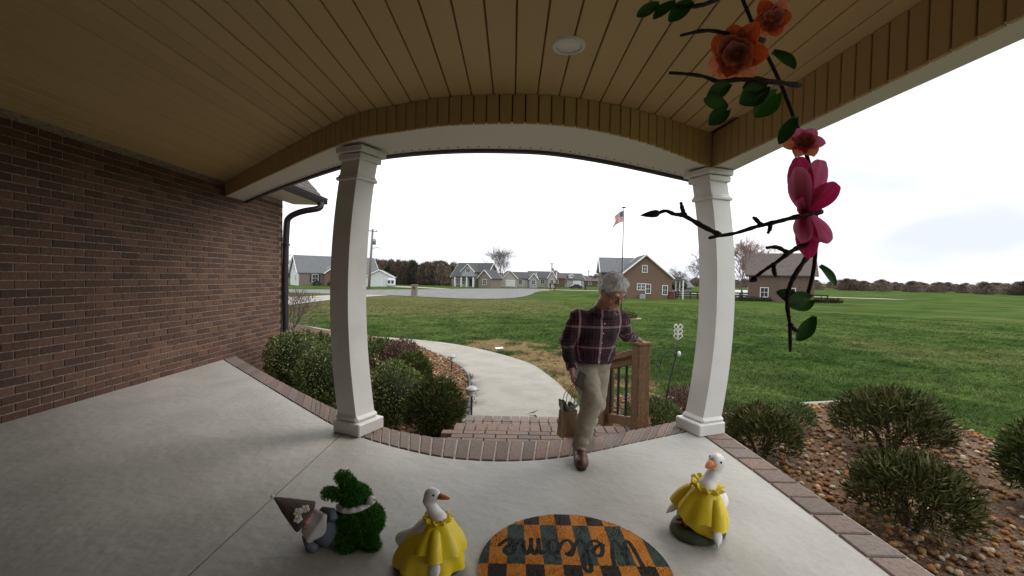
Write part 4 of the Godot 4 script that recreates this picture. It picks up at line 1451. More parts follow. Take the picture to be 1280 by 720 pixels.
	var eg := leaves(round_spots(2500, Vector3(1.5, 0.8, 1.2), 71, 0.5), 0.3, 0.25, [Color(0.03, 0.05, 0.03), Color(0.05, 0.07, 0.04)], 71)
	var et := S(false)
	tube(et, [Vector3(0, -2.4, 0), Vector3(0.1, 0, 0)], [0.15, 0.08], 6)
	var ev := thing("evergreen_tree", "small dark evergreen leaning beside the long grey shed", "tree", gp(33.0, -88, 2.2))
	put(eg, M.leaf, "crown", ev)
	obj(et, M.bark, "trunk", ev)
	# woodland beyond the road, one brown mass
	var cols := [Color(0.15, 0.115, 0.09), Color(0.2, 0.155, 0.125), Color(0.12, 0.095, 0.075)]
	var crown := []
	rng.seed = 72
	for i in 900:
		var y := rng.randf_range(0.12, 1.0)
		var w := 0.32 * sin(PI * clampf(y * 0.9 + 0.12, 0, 1)) + 0.04
		var a := rng.randf() * TAU
		var r := w * sqrt(rng.randf())
		crown.append([Vector3(cos(a) * r, y - 0.1, sin(a) * r), Vector3(cos(a) * 0.5, 1.0, sin(a) * 0.5)])
	var mesh := leaves(crown, 0.17, 0.05, [Color(1, 1, 1)], 72)
	var st := S(false)
	tube(st, [Vector3(0, -0.05, 0), Vector3(0.01, 0.5, 0)], [0.025, 0.012], 5)
	var xfs := []; var cc := []
	for i in 230:
		var p := Vector2(rng.randf_range(-62, -21), rng.randf_range(-150, -170))
		var hgt := rng.randf_range(6.0, 8.8) * (1.0 if p.x > -50 else 0.8)
		xfs.append(Transform3D(Basis.from_euler(Vector3(0, rng.randf() * TAU, 0)).scaled(Vector3(hgt * 0.9, hgt, hgt * 0.9)), gp(p.x, p.y, -0.2)))
		var ever := rng.randf() < 0.22
		cc.append(Color(0.05, 0.065, 0.045) if ever else cols[rng.randi() % 3] * rng.randf_range(0.8, 1.3))
	var wood := Node3D.new()
	wood.name = "woodland"
	add_child(wood)
	kind(wood, "stuff")
	wood.set_meta("label", "brown leafless woodland belt beyond the road")
	many(mesh, M.leaf, xfs, cc, "crown", wood)
	many(done(st), M.bark_grey, xfs, [], "trunk", wood)
	# a thin far tree line along the horizon
	var xf3 := []; var c3 := []
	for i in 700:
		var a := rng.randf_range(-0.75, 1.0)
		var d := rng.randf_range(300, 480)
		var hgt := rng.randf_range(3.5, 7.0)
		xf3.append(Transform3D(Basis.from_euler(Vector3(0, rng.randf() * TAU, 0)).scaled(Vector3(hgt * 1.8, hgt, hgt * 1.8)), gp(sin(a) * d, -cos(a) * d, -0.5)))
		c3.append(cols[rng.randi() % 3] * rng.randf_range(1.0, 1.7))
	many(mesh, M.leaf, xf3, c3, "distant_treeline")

# ------------------------------------------------------------------ porch ornaments
func goose(label: String, pos: Vector3, turn: float, size: float, hem: float, lean: float, wide := 1.0) -> void:
	var t := thing("goose_statue", label, "goose statue", pos, turn, "porch geese in yellow raincoats")
	t.scale = Vector3.ONE * size
	t.rotation.z = lean
	# body, neck and head in one surface; the goose looks along +z
	var f := Field.new(Vector3(-0.14, 0.0, -0.26), Vector3(0.14, 0.37, 0.2), 0.0065)
	f.ell(Vector3(0, 0.125, 0.0), Vector3(0.068, 0.095, 0.075), Basis.IDENTITY, 0.03)
	f.chain([Vector3(0, 0.13, -0.03), Vector3(0, 0.105, -0.095), Vector3(0, 0.1, -0.135)], [0.05, 0.04, 0.03], 0.03)
	f.chain([Vector3(0, 0.17, 0.04), Vector3(0, 0.215, 0.045), Vector3(0, 0.25, 0.015), Vector3(0, 0.29, -0.01), Vector3(0, 0.315, 0.0)], [0.05, 0.03, 0.023, 0.021, 0.024], 0.018)
	f.ell(Vector3(0, 0.32, 0.012), Vector3(0.026, 0.029, 0.036), Basis.IDENTITY, 0.02)
	for e in [-1, 1]:
		f.cap(Vector3(e * 0.045, 0.1, 0.0), Vector3(e * 0.04, 0.0, 0.01), 0.02, 0.012, 0.02)
	var s := S(false)
	f.mesh(s)
	obj(s, M.goose_white, "body", t)
	s = S(false)
	lathe(s, [Vector2(0.001, -0.008), Vector2(0.019, 0.0), Vector2(0.016, 0.018), Vector2(0.009, 0.042), Vector2(0.001, 0.053)], 12, Transform3D(Basis(Vector3.RIGHT, deg_to_rad(96)), Vector3(0, 0.317, 0.042)), func(q: Vector3, _a: float) -> Vector3: return Vector3(q.x, q.y, q.z * 0.75))
	obj(s, M.beak, "beak", t)
	for e in [-1, 1]:
		s = S(false)
		ball(s, Vector3(e * 0.0225, 0.328, 0.022), Vector3(0.005, 0.006, 0.006), 8, 6)
		obj(s, M.dark_gloss, "eye", t)
	# raincoat with gathered folds, a short cape over it and a neck ruffle
	var fold := func(q: Vector3, a: float) -> Vector3:
		var k := clampf((0.2 - q.y) / 0.2, 0, 1)
		var w := 1.0 + k * (0.05 * sin(a * 7.0 + 0.6) + 0.035 * sin(a * 11.0 + 2.0 + q.y * 16.0))
		return Vector3(q.x * w * 0.95, q.y + 0.012 * k * sin(a * 3.0 + 1.0), q.z * w * 1.08 + 0.035 * clampf((q.y - 0.05) / 0.15, 0, 1))
	s = S(false)
	var prof := []
	for i in 15:
		var v := float(i) / 14
		prof.append(Vector2(lerpf((0.118 + 0.02 * (0.05 - hem) / 0.05) * wide, 0.034, pow(v, 1.9)), lerpf(hem, 0.212, v)))
	lathe(s, prof, 72, Transform3D.IDENTITY, fold)
	obj(s, M.yellow, "raincoat", t)
	s = S(false)
	prof = []
	for i in 10:
		var v := float(i) / 9
		prof.append(Vector2(lerpf(0.108 * wide, 0.036, pow(v, 1.3)), lerpf(0.118, 0.217, v)))
	var cape := func(q: Vector3, a: float) -> Vector3:
		var k := clampf((0.217 - q.y) / 0.1, 0, 1)
		var w := 1.0 + k * (0.06 * sin(a * 5.0) + 0.04 * sin(a * 9.0 + 1.0))
		return Vector3(q.x * w, q.y - 0.03 * k * k * absf(sin(a)) + 0.01 * sin(a * 5.0) * k, q.z * w * 1.05 + 0.036)
	lathe(s, prof, 72, Transform3D.IDENTITY, cape)
	obj(s, M.yellow, "cape", t)
	s = S(false)
	var ruff := func(q: Vector3, a: float) -> Vector3: return Vector3(q.x * (1.0 + 0.16 * sin(a * 10.0)), q.y + 0.006 * sin(a * 10.0 + 1.5), q.z * (1.0 + 0.16 * sin(a * 10.0)) + 0.037)
	lathe(s, [Vector2(0.034, 0.205), Vector2(0.05, 0.21), Vector2(0.06, 0.226), Vector2(0.056, 0.229), Vector2(0.036, 0.213)], 60, Transform3D.IDENTITY, ruff)
	obj(s, M.yellow, "collar", t)
	# sleeves with wing tips
	for e in [-1, 1]:
		s = S(false)
		tube(s, smooth_line([Vector3(e * 0.045, 0.18, 0.045), Vector3(e * 0.08 * wide, 0.14, 0.06), Vector3(e * 0.1 * wide, 0.09, 0.07)], 5), [0.024, 0.026, 0.028, 0.029, 0.03, 0.031, 0.032, 0.033, 0.034, 0.034, 0.035], 14, false)
		obj(s, M.yellow, "sleeve", t)
		s = S(false)
		var wf := Field.new(Vector3(-0.05, -0.07, -0.05), Vector3(0.05, 0.05, 0.05), 0.005)
		wf.ell(Vector3(0, 0, 0), Vector3(0.016, 0.034, 0.028), Basis.IDENTITY, 0.01)
		wf.cap(Vector3(0, -0.01, 0.012), Vector3(0, -0.045, 0.016), 0.011, 0.006, 0.012)
		wf.cap(Vector3(0, -0.01, -0.01), Vector3(0, -0.04, -0.012), 0.011, 0.006, 0.012)
		wf.mesh(s, at(Vector3(e * (0.1 * wide + 0.008), 0.07, 0.073), 0, 0, e * 0.45).scaled_local(Vector3.ONE * 0.85))
		obj(s, M.goose_white, "wing_tip", t)
		s = S(false)
		ff_foot(s, Vector3(e * 0.042, 0.034, 0.05))
		obj(s, M.beak, "foot", t)
	s = S(false)
	lathe(s, [Vector2(0.001, 0.0), Vector2(0.1, 0.0), Vector2(0.112, 0.008), Vector2(0.106, 0.026), Vector2(0.09, 0.031), Vector2(0.001, 0.032)], 28, Transform3D.IDENTITY, func(q: Vector3, a: float) -> Vector3: return Vector3(q.x * 0.92, q.y * (1.0 + 0.08 * sin(a * 5)), q.z * 1.15 + 0.02))
	var b := obj(s, M.base_green, "base", t)
	b.rotation.z = -lean
	t.set_meta("pose", "standing")

func ff_foot(s: SurfaceTool, c: Vector3) -> void:
	for k in [-1, 0, 1]:
		tube(s, [c, c + Vector3(k * 0.022, 0.002, 0.045)], [0.009, 0.005], 6)
	tri(s, c + Vector3(0, 0.006, 0), c + Vector3(-0.022, 0.005, 0.042), c + Vector3(0, 0.006, 0.045))
	tri(s, c + Vector3(0, 0.006, 0), c + Vector3(0, 0.006, 0.045), c + Vector3(0.022, 0.005, 0.042))

func build_ornaments() -> void:
	goose("white goose statue in yellow raincoat facing right, left of the welcome mat", Vector3(-0.345, 0, -1.96), deg_to_rad(78), 1.0, 0.015, 0.0, 1.14)
	goose("white goose statue in yellow raincoat facing left, by the porch's right brick edge", Vector3(1.01, 0, -2.29), deg_to_rad(-50), 1.25, 0.05, -0.2, 0.86)
	# moss rabbit
	var t := thing("moss_rabbit", "fuzzy green moss rabbit ornament with white collar between gnome and goose", "rabbit ornament", Vector3(-0.725, 0, -2.15))
	t.scale = Vector3(1.02, 0.83, 0.9)
	var f := Field.new(Vector3(-0.24, -0.01, -0.17), Vector3(0.2, 0.42, 0.17), 0.009)
	f.ell(Vector3(0, 0.105, 0), Vector3(0.108, 0.105, 0.1), Basis.IDENTITY, 0.03)
	f.ell(Vector3(-0.02, 0.25, 0.0), Vector3(0.062, 0.058, 0.058), Basis.IDENTITY, 0.03)
	f.cap(Vector3(-0.03, 0.29, 0.0), Vector3(-0.085, 0.365, 0.0), 0.026, 0.028, 0.02)
	f.cap(Vector3(-0.06, 0.27, 0.02), Vector3(-0.14, 0.28, 0.03), 0.026, 0.026, 0.02)
	f.cap(Vector3(0.05, 0.05, 0.07), Vector3(0.09, 0.02, 0.09), 0.035, 0.03, 0.02)
	f.cap(Vector3(-0.04, 0.05, 0.08), Vector3(-0.02, 0.02, 0.11), 0.035, 0.03, 0.02)
	var s := S(false)
	f.mesh(s)
	var am := done(s)
	put(am, M.moss, "body", t)
	var vs: PackedVector3Array = am.surface_get_arrays(0)[Mesh.ARRAY_VERTEX]
	var ns: PackedVector3Array = am.surface_get_arrays(0)[Mesh.ARRAY_NORMAL]
	var spots := []
	rng.seed = 33
	for i in 15000:
		var k := rng.randi() % vs.size()
		spots.append([vs[k] + Vector3(rng.randf_range(-1, 1), rng.randf_range(-1, 1), rng.randf_range(-1, 1)) * 0.006, ns[k]])
	kind(put(leaves(spots, 0.019, 0.09, [Color(0.045, 0.19, 0.015), Color(0.075, 0.27, 0.03), Color(0.03, 0.13, 0.012)], 34), M.leaf, "fur", t), "stuff")
	s = S(false)
	lathe(s, [Vector2(0.05, 0.185), Vector2(0.075, 0.188), Vector2(0.086, 0.2), Vector2(0.08, 0.216), Vector2(0.05, 0.22)], 40, at(Vector3(0, 0, 0), 0, 0, 0.12), func(q: Vector3, a: float) -> Vector3: return Vector3(q.x * (1 + 0.05 * sin(a * 12)), q.y + 0.003 * sin(a * 12), q.z * (1 + 0.05 * sin(a * 12))))
	obj(s, M.cloth_white, "collar", t)
	s = S(false)
	ball(s, Vector3(0.062, 0.243, 0.03), Vector3(0.022, 0.026, 0.02), 12, 8)
	obj(s, M.cloth_white, "muzzle", t)
	s = S(false)
	ball(s, Vector3(0.08, 0.252, 0.036), Vector3(0.008, 0.006, 0.008), 8, 6)
	obj(s, M.pink_skin, "nose", t)

	# garden gnome, tipped over to the left
	t = thing("garden_gnome", "garden gnome with tall grey brown hat and white beard leaning left behind rabbit", "garden gnome", Vector3(-0.83, 0.035, -2.13))
	t.rotation = Vector3(-0.15, 0.3, deg_to_rad(56))
	s = S(false)
	lathe(s, [Vector2(0.001, 0.0), Vector2(0.075, 0.0), Vector2(0.082, 0.03), Vector2(0.07, 0.09), Vector2(0.05, 0.135), Vector2(0.001, 0.14)], 24)
	obj(s, M.gnome_coat, "coat", t)
	f = Field.new(Vector3(-0.08, 0.09, -0.09), Vector3(0.08, 0.22, 0.09), 0.005)
	f.ell(Vector3(0, 0.155, 0), Vector3(0.048, 0.045, 0.046), Basis.IDENTITY, 0.01)
	f.ell(Vector3(0, 0.155, 0.05), Vector3(0.015, 0.014, 0.014), Basis.IDENTITY, 0.01)
	for e in [-1, 1]:
		f.ell(Vector3(e * 0.024, 0.15, 0.036), Vector3(0.014, 0.012, 0.012), Basis.IDENTITY, 0.01)
	s = S(false)
	f.mesh(s)
	obj(s, M.pink_skin, "face", t)
	f = Field.new(Vector3(-0.08, 0.03, -0.03), Vector3(0.08, 0.19, 0.11), 0.0055)
	for i in 9:
		var x := (i - 4) * 0.012
		f.chain([Vector3(x, 0.142, 0.042 - absf(x) * 0.4), Vector3(x * 1.15, 0.1, 0.064), Vector3(x * 0.7, 0.055 + absf(x) * 0.5, 0.07)], [0.012, 0.013, 0.006], 0.008)
	s = S(false)
	f.mesh(s)
	obj(s, M.cloth_white, "beard", t)
	s = S(false)
	lathe(s, [Vector2(0.06, 0.16), Vector2(0.072, 0.166), Vector2(0.07, 0.18), Vector2(0.053, 0.225), Vector2(0.034, 0.275), Vector2(0.012, 0.325), Vector2(0.003, 0.345), Vector2(0.001, 0.348)], 24, Transform3D.IDENTITY, func(q: Vector3, a: float) -> Vector3: return Vector3(q.x + 0.1 * pow(maxf(q.y - 0.2, 0), 1.4), q.y + 0.003 * sin(a * 3), q.z))
	obj(s, M.gnome_hat, "hat", t)
	s = S(false)
	ball(s, Vector3(0.008, 0.352, 0), Vector3(0.009, 0.009, 0.009), 8, 6)
	obj(s, M.cloth_white, "hat_tip", t)
	for d in [Vector3(0.02, 0.215, 0.057), Vector3(0.044, 0.195, 0.055), Vector3(0.0, 0.198, 0.069)]:
		s = S(false)
		for k in 5:
			var a := TAU * k / 5
			ball(s, d + Vector3(cos(a), sin(a), 0) * 0.012, Vector3(0.009, 0.009, 0.004), 8, 5)
		var fl := obj(s, M.cloth_white, "flower", t)
		s = S(false)
		ball(s, d + Vector3(0, 0, 0.004), Vector3(0.005, 0.005, 0.004), 8, 5)
		obj(s, M.yellow, "flower_centre", fl)
	for e in [-1, 1]:
		s = S(false)
		tube(s, [Vector3(e * 0.06, 0.12, 0.02), Vector3(e * 0.085, 0.08, 0.05), Vector3(e * 0.07, 0.055, 0.078)], [0.02, 0.02, 0.018], 10)
		obj(s, M.gnome_coat, "arm", t)
	# round mat
	s = S(false)
	var c := Vector3(0.305, 0.0, -1.955)
	var R := 0.43
	var ring := []
	for k in 73:
		var a := TAU * k / 72
		ring.append(Vector3(cos(a) * R, 0, sin(a) * R))
	for k in 72:
		for st in [[0.0, 0.97], [0.97, 1.0]]:
			var y0 := 0.016; var y1 := 0.016 if st[0] == 0.0 else 0.011
			var p := [Vector3(ring[k] * st[0]) + Vector3(0, y0, 0), Vector3(ring[k + 1] * st[0]) + Vector3(0, y0, 0), Vector3(ring[k + 1] * st[1]) + Vector3(0, y1, 0), Vector3(ring[k] * st[1]) + Vector3(0, y1, 0)]
			for i in [0, 1, 2, 0, 2, 3]:
				s.set_uv(Vector2(p[i].x / (2 * R) + 0.5, p[i].z / (2 * R) + 0.5))
				s.add_vertex(p[i])
		for i in [[k, 0.011], [k, 0.0], [k + 1, 0.0], [k, 0.011], [k + 1, 0.0], [k + 1, 0.011]]:
			var q: Vector3 = ring[i[0]]
			s.set_uv(Vector2(q.x / (2 * R) + 0.5, q.z / (2 * R) + 0.5) * 0.995)
			s.add_vertex(q + Vector3(0, i[1], 0))
	var mt := thing("welcome_mat", "round checked orange and black mat reading Welcome, upside down to the camera", "doormat", c)
	obj(s, M.mat, "mat_top", mt)
	spots = []
	rng.seed = 91
	var img: Image = M.mat_image
	var v := PackedVector3Array(); var nn := PackedVector3Array(); var cc := PackedColorArray()
	for i in 26000:
		var a := rng.randf() * TAU
		var r := R * 0.985 * sqrt(rng.randf())
		var p := Vector3(cos(a) * r, 0.015, sin(a) * r)
		if p.z > 0.12: continue
		var px := img.get_pixel(clampi(int((p.x / (2 * R) + 0.5) * 512), 0, 511), clampi(int((p.z / (2 * R) + 0.5) * 512), 0, 511)).srgb_to_linear() * rng.randf_range(0.7, 1.3)
		var tip := p + Vector3(rng.randf_range(-0.004, 0.004), rng.randf_range(0.003, 0.007), rng.randf_range(-0.004, 0.004))
		var wv := Vector3(cos(a * 7), 0, sin(a * 7)) * 0.0012
		for q in [p - wv, p + wv, tip]:
			v.append(q); nn.append(Vector3(sin(a * 7), 0.6, -cos(a * 7)).normalized()); cc.append(px)
	var arr := []
	arr.resize(Mesh.ARRAY_MAX)
	arr[Mesh.ARRAY_VERTEX] = v; arr[Mesh.ARRAY_NORMAL] = nn; arr[Mesh.ARRAY_COLOR] = cc
	am = ArrayMesh.new()
	am.add_surface_from_arrays(Mesh.PRIMITIVE_TRIANGLES, arr)
	kind(put(am, M.leaf_dry, "pile", mt), "stuff")

func mat_texture() -> void:
	var n := 512
	var im := Image.create(n, n, true, Image.FORMAT_RGB8)
	var R := 0.43
	var cw := 0.083; var black := Color(0.022, 0.016, 0.014); var orange := Color(0.47, 0.17, 0.015); var green := Color(0.04, 0.06, 0.052)
	var nz := noise_image(n, 0.08, 3, 55)
	for y in n:
		for x in n:
			var wx := (float(x) / n - 0.5) * 2 * R + 0.012; var wz := (float(y) / n - 0.5) * 2 * R
			var col := int(floor(wx / cw + 100.5))
			var outer := wz < -0.315 or (wz > 0.0 and wz < 0.315)
			var odd := col % 2 == 0
			var c := (black if odd else orange) if outer else (orange if odd else green)
			im.set_pixel(x, y, (c * (0.7 + 0.6 * nz.get_pixel(x, y).r)).linear_to_srgb())
	# the word in a running hand; it is upright for someone coming up the steps
	var word := [
		[0.0, [[0, .88], [.05, 1.0], [.13, .92], [.17, .4], [.23, .03], [.33, .1], [.42, .45], [.45, .78], [.47, .3], [.54, .02], [.64, .12], [.74, .55], [.79, .9], [.88, 1.0]]],
		[0.88, [[0, .18], [.16, .22], [.29, .4], [.23, .54], [.11, .5], [.04, .25], [.12, .03], [.25, .05], [.38, .2]]],
		[1.25, [[0, .2], [.15, .5], [.22, .9], [.15, 1.05], [.07, .9], [.06, .3], [.12, .03], [.22, .05], [.32, .2]]],
		[1.57, [[0, .2], [.12, .42], [.24, .5], [.13, .53], [.04, .28], [.11, .04], [.23, .05], [.36, .2]]],
		[1.93, [[0, .25], [.1, .47], [.2, .52], [.08, .44], [.04, .2], [.14, .02], [.28, .12], [.29, .38], [.2, .5], [.3, .43], [.42, .45]]],
		[2.35, [[0, .42], [.06, .5], [.09, .3], [.09, 0], [.11, .3], [.2, .51], [.27, .4], [.27, 0], [.29, .3], [.38, .51], [.46, .4], [.46, .1], [.53, .02], [.62, .18]]],
		[2.97, [[0, .18], [.16, .22], [.29, .4], [.23, .54], [.11, .5], [.04, .25], [.12, .03], [.25, .05], [.42, .25]]]]
	var ink := Color(0.012, 0.016, 0.014).linear_to_srgb()
	for l in word:
		var p := []
		for q in l[1]: p.append(Vector2(q[0] + l[0], q[1]))
		for q in smooth_line(p, 14):
			var w: Vector2 = Vector2(0.335 - q.x * 0.199, -0.19 + q.y * 0.225)
			var cx := (w.x / (2 * R) + 0.5) * n; var cy := (w.y / (2 * R) + 0.5) * n
			for dy in range(-7, 8):
				for dx in range(-7, 8):
					if dx * dx + dy * dy <= 38:
						var ix := int(cx) + dx; var iy := int(cy) + dy
						if ix >= 0 and iy >= 0 and ix < n and iy < n:
							im.set_pixel(ix, iy, ink)
	M.mat_image = im
	var m := StandardMaterial3D.new()
	m.albedo_texture = ImageTexture.create_from_image(im)
	m.roughness = 0.95
	M.mat = m

func flag_texture() -> void:
	var im := Image.create(130, 78, false, Image.FORMAT_RGB8)
	for y in 78:
		for x in 130:
			var c := Color(0.55, 0.03, 0.05) if int(y / 6.0) % 2 == 0 else Color(0.75, 0.75, 0.75)
			if x < 52 and y < 42:
				c = Color(0.03, 0.05, 0.16)
				var sx := int(x / 4.33); var sy := int(y / 4.67)
				if (sx + sy) % 2 == 1 and absf(fmod(x, 4.33) - 2.2) < 1.2 and absf(fmod(y, 4.67) - 2.3) < 1.2: c = Color(0.75, 0.75, 0.75)
			im.set_pixel(x, y, c.linear_to_srgb())
	var m := StandardMaterial3D.new()
	m.albedo_texture = ImageTexture.create_from_image(im)
	m.roughness = 0.8
	M.flag = m

# ------------------------------------------------------------------ flower garland close to the camera
func petal(s: SurfaceTool, xf: Transform3D, l: float, w: float, curl: float, ruffle := 0.1, inner := Color(0.62, 0.3, 0.4), outer := Color.WHITE) -> void:
	var n := 8; var m := 6
	var P := func(i: int, k: int) -> Vector3:
		var v := float(i) / n; var u := float(k) / m * 2.0 - 1.0
		var half := w * 0.5 * pow(sin(PI * clampf(0.06 + v * 0.86, 0, 1)), 0.7) * (0.55 + 0.5 * v)
		return xf * Vector3(u * half, v * l * (1.0 - 0.12 * curl) - 0.06 * l * u * u * v, -curl * l * v * v + 0.22 * w * u * u * (1.0 - 0.4 * v) + ruffle * w * sin(u * 6.0 + v * 4.0) * v * 0.4)
	for i in n:
		for k in m:
			for e in [[i, k], [i + 1, k + 1], [i, k + 1], [i, k], [i + 1, k], [i + 1, k + 1]]:
				var rim := maxf(absf(float(e[1]) / m * 2.0 - 1.0), float(e[0]) / n)
				s.set_color(inner.lerp(outer, clampf(rim * 1.3 - 0.3, 0, 1)) * (1.0 if e[1] % 2 == 0 else 0.86))
				s.add_vertex(P.call(e[0], e[1]))

func bloom(parent: Node, pos: Vector3, facing: Vector3, r: float, mats: Array, layers: int, sd: int) -> void:
	var q := RandomNumberGenerator.new()
	q.seed = sd
	var f := Node3D.new()
	f.name = numbered(parent, "flower")
	parent.add_child(f, true)
	f.position = pos
	var z := facing.normalized()
	var x := Vector3.UP.cross(z).normalized()
	f.basis = Basis(x, z.cross(x), z)
	for ly in layers:
		for k in 5 + ly:
			var s := S(false)
			var a := TAU * (k + 0.5 * ly) / (5 + ly) + q.randf_range(-0.15, 0.15)
			var open := 1.25 - 0.38 * (layers - 1 - ly) + q.randf_range(-0.12, 0.12)
			var xf := Transform3D(Basis(Vector3(0, 0, 1), a) * Basis(Vector3.RIGHT, PI / 2 - open), Vector3(0, 0, 0.004))
			petal(s, xf, r * (0.7 + 0.3 * ly / maxf(layers - 1, 1)) * q.randf_range(0.9, 1.1), r * 0.95, q.randf_range(0.05, 0.3))
			obj(s, mats[q.randi() % mats.size()], "petal", f)
	var c := S(false)
	ball(c, Vector3(0, 0, 0.008), Vector3.ONE * r * 0.14, 10, 7)
	obj(c, M.beak, "flower_centre", f)

func big_leaf(parent: Node, p: Vector3, tip: Vector3, w: float, nrm: Vector3, m: Material) -> void:
	var s := S(false)
	var d := (tip - p)
	var l := d.length()
	var y := d.normalized()
	var x := y.cross(nrm).normalized()
	petal(s, Transform3D(Basis(x, y, x.cross(y)), p), l, w, 0.2, 0.05, Color(1, 1, 0.9), Color(0.6, 0.7, 0.55))
	obj(s, m, "leaf", parent)

func build_garland() -> void:
	var t := thing("flower_garland", "hanging garland of silk flowers, twigs and leaves at the upper right near the camera", "flower garland", Vector3(0.58, 2.585, -0.86))
	var o := -Vector3(0.58, 2.585, -0.86)
	var s := S(false)
	tube(s, smooth_line([Vector3(0.58, 2.585, -0.86) + o, Vector3(0.5, 2.3, -0.85) + o, Vector3(0.36, 1.98, -0.82) + o, Vector3(0.43, 1.8, -0.84) + o, Vector3(0.5, 1.66, -0.84) + o, Vector3(0.56, 1.5, -0.84) + o, Vector3(0.565, 1.35, -0.83) + o, Vector3(0.54, 1.25, -0.82) + o], 6), [0.0035], 7)
	obj(s, M.twig, "main_stem", t)
	s = S(false)
	tube(s, [Vector3(0, 0.008, 0), Vector3(0, -0.01, 0)], [0.012], 10)
	obj(s, M.grey_metal, "ceiling_hook", t)
	var twigs := [
		[[0.56, 1.43, -0.81], [0.514, 1.42, -0.8], [0.47, 1.408, -0.795], [0.436, 1.399, -0.8], [0.4, 1.387, -0.8], [0.369, 1.381, -0.8], [0.352, 1.377, -0.8]],
		[[0.372, 1.383, -0.8], [0.34, 1.398, -0.8], [0.306, 1.416, -0.8], [0.288, 1.418, -0.798], [0.273, 1.424, -0.8], [0.258, 1.419, -0.8], [0.248, 1.417, -0.8]],
		[[0.308, 1.416, -0.8], [0.303, 1.428, -0.8], [0.298, 1.439, -0.795]],
		[[0.445, 1.402, -0.8], [0.436, 1.412, -0.8], [0.43, 1.416, -0.8]],
		[[0.46, 1.406, -0.8], [0.456, 1.396, -0.79], [0.452, 1.386, -0.79]],
		[[0.56, 1.38, -0.81], [0.517, 1.365, -0.8], [0.49, 1.352, -0.79], [0.474, 1.335, -0.8], [0.455, 1.322, -0.8], [0.434, 1.305, -0.8]],
		[[0.49, 1.352, -0.79], [0.47, 1.362, -0.79], [0.45, 1.361, -0.79]],
		[[0.47, 1.333, -0.8], [0.466, 1.318, -0.79], [0.47, 1.31, -0.79]],
		[[0.545, 1.35, -0.82], [0.51, 1.315, -0.8], [0.5, 1.29, -0.8], [0.497, 1.262, -0.8], [0.503, 1.225, -0.8], [0.506, 1.175, -0.8]],
		[[0.503, 1.225, -0.8], [0.513, 1.215, -0.8], [0.519, 1.212, -0.8]],
		[[0.52, 1.66, -0.82], [0.449, 1.658, -0.8], [0.4, 1.66, -0.8], [0.36, 1.656, -0.8], [0.334, 1.664, -0.8], [0.3, 1.668, -0.8], [0.272, 1.669, -0.8]],
		[[0.45, 1.74, -0.82], [0.4, 1.735, -0.8], [0.34, 1.745, -0.8], [0.29, 1.735, -0.8]],
		[[0.4, 1.83, -0.82], [0.33, 1.79, -0.8], [0.28, 1.785, -0.8]]]
	for w in twigs:
		s = S(false)
		var p := []
		for q in w: p.append(Vector3(q[0], q[1], q[2]) + o)
		p = smooth_line(p, 4)
		var rad := []
		for i in p.size():
			var f := float(i) / (p.size() - 1)
			rad.append(lerpf(0.0048, 0.0026, f) * (1.0 + 0.22 * sin(i * 2.3) * sin(i * 0.9)))
		tube(s, p, rad, 7)
		obj(s, M.twig, "twig", t)
	for b in [[Vector3(0.262, 1.42, -0.8), Vector3(0.228, 1.415, -0.8), 0.0068], [Vector3(0.44, 1.307, -0.8), Vector3(0.428, 1.3, -0.8), 0.006]]:
		s = S(false)
		tube(s, smooth_line([b[0] + o, b[0].lerp(b[1], 0.4) + o, b[1] + o], 4), [0.003, b[2] * 0.8, b[2], b[2], b[2] * 0.95, b[2] * 0.8, b[2] * 0.6, b[2] * 0.3, 0.0008], 9)
		obj(s, M.twig, "bud", t)
	var pink := [M.pink, M.pink_deep]
	var mag := Node3D.new()
	mag.name = numbered(t, "flower")
	t.add_child(mag, true)
	for d in [[Vector3(0.495, 1.497, -0.8), 0.05, 0], [Vector3(0.515, 1.513, -0.825), 0.052, 1], [Vector3(0.545, 1.508, -0.815), 0.05, 0], [Vector3(0.568, 1.47, -0.8), 0.046, 1], [Vector3(0.505, 1.368, -0.79), 0.04, 0], [Vector3(0.53, 1.352, -0.81), 0.045, 1], [Vector3(0.556, 1.375, -0.8), 0.042, 0], [Vector3(0.485, 1.44, -0.785), 0.036, 1]]:
		var ps := S(false)
		var from := Vector3(0.53, 1.428, -0.815)
		var dir: Vector3 = (d[0] - from).normalized()
		var px := dir.cross(Vector3(-0.25, 0.1, 0.95)).normalized()
		petal(ps, Transform3D(Basis(px, dir, px.cross(dir)), from + o), from.distance_to(d[0]) * 1.1, d[1], -0.25, 0.07)
		obj(ps, pink[d[2]], "petal", mag)
	bloom(t, Vector3(0.53, 1.55, -0.82) + o, Vector3(-0.4, 0.3, 0.8), 0.034, [M.peach, M.pink], 2, 3)
	bloom(t, Vector3(0.4, 1.71, -0.81) + o, Vector3(-0.6, -0.3, 0.7), 0.05, [M.orange, M.peach], 3, 4)
	bloom(t, Vector3(0.47, 1.79, -0.84) + o, Vector3(-0.2, -0.5, 0.8), 0.036, [M.orange, M.peach], 2, 6)
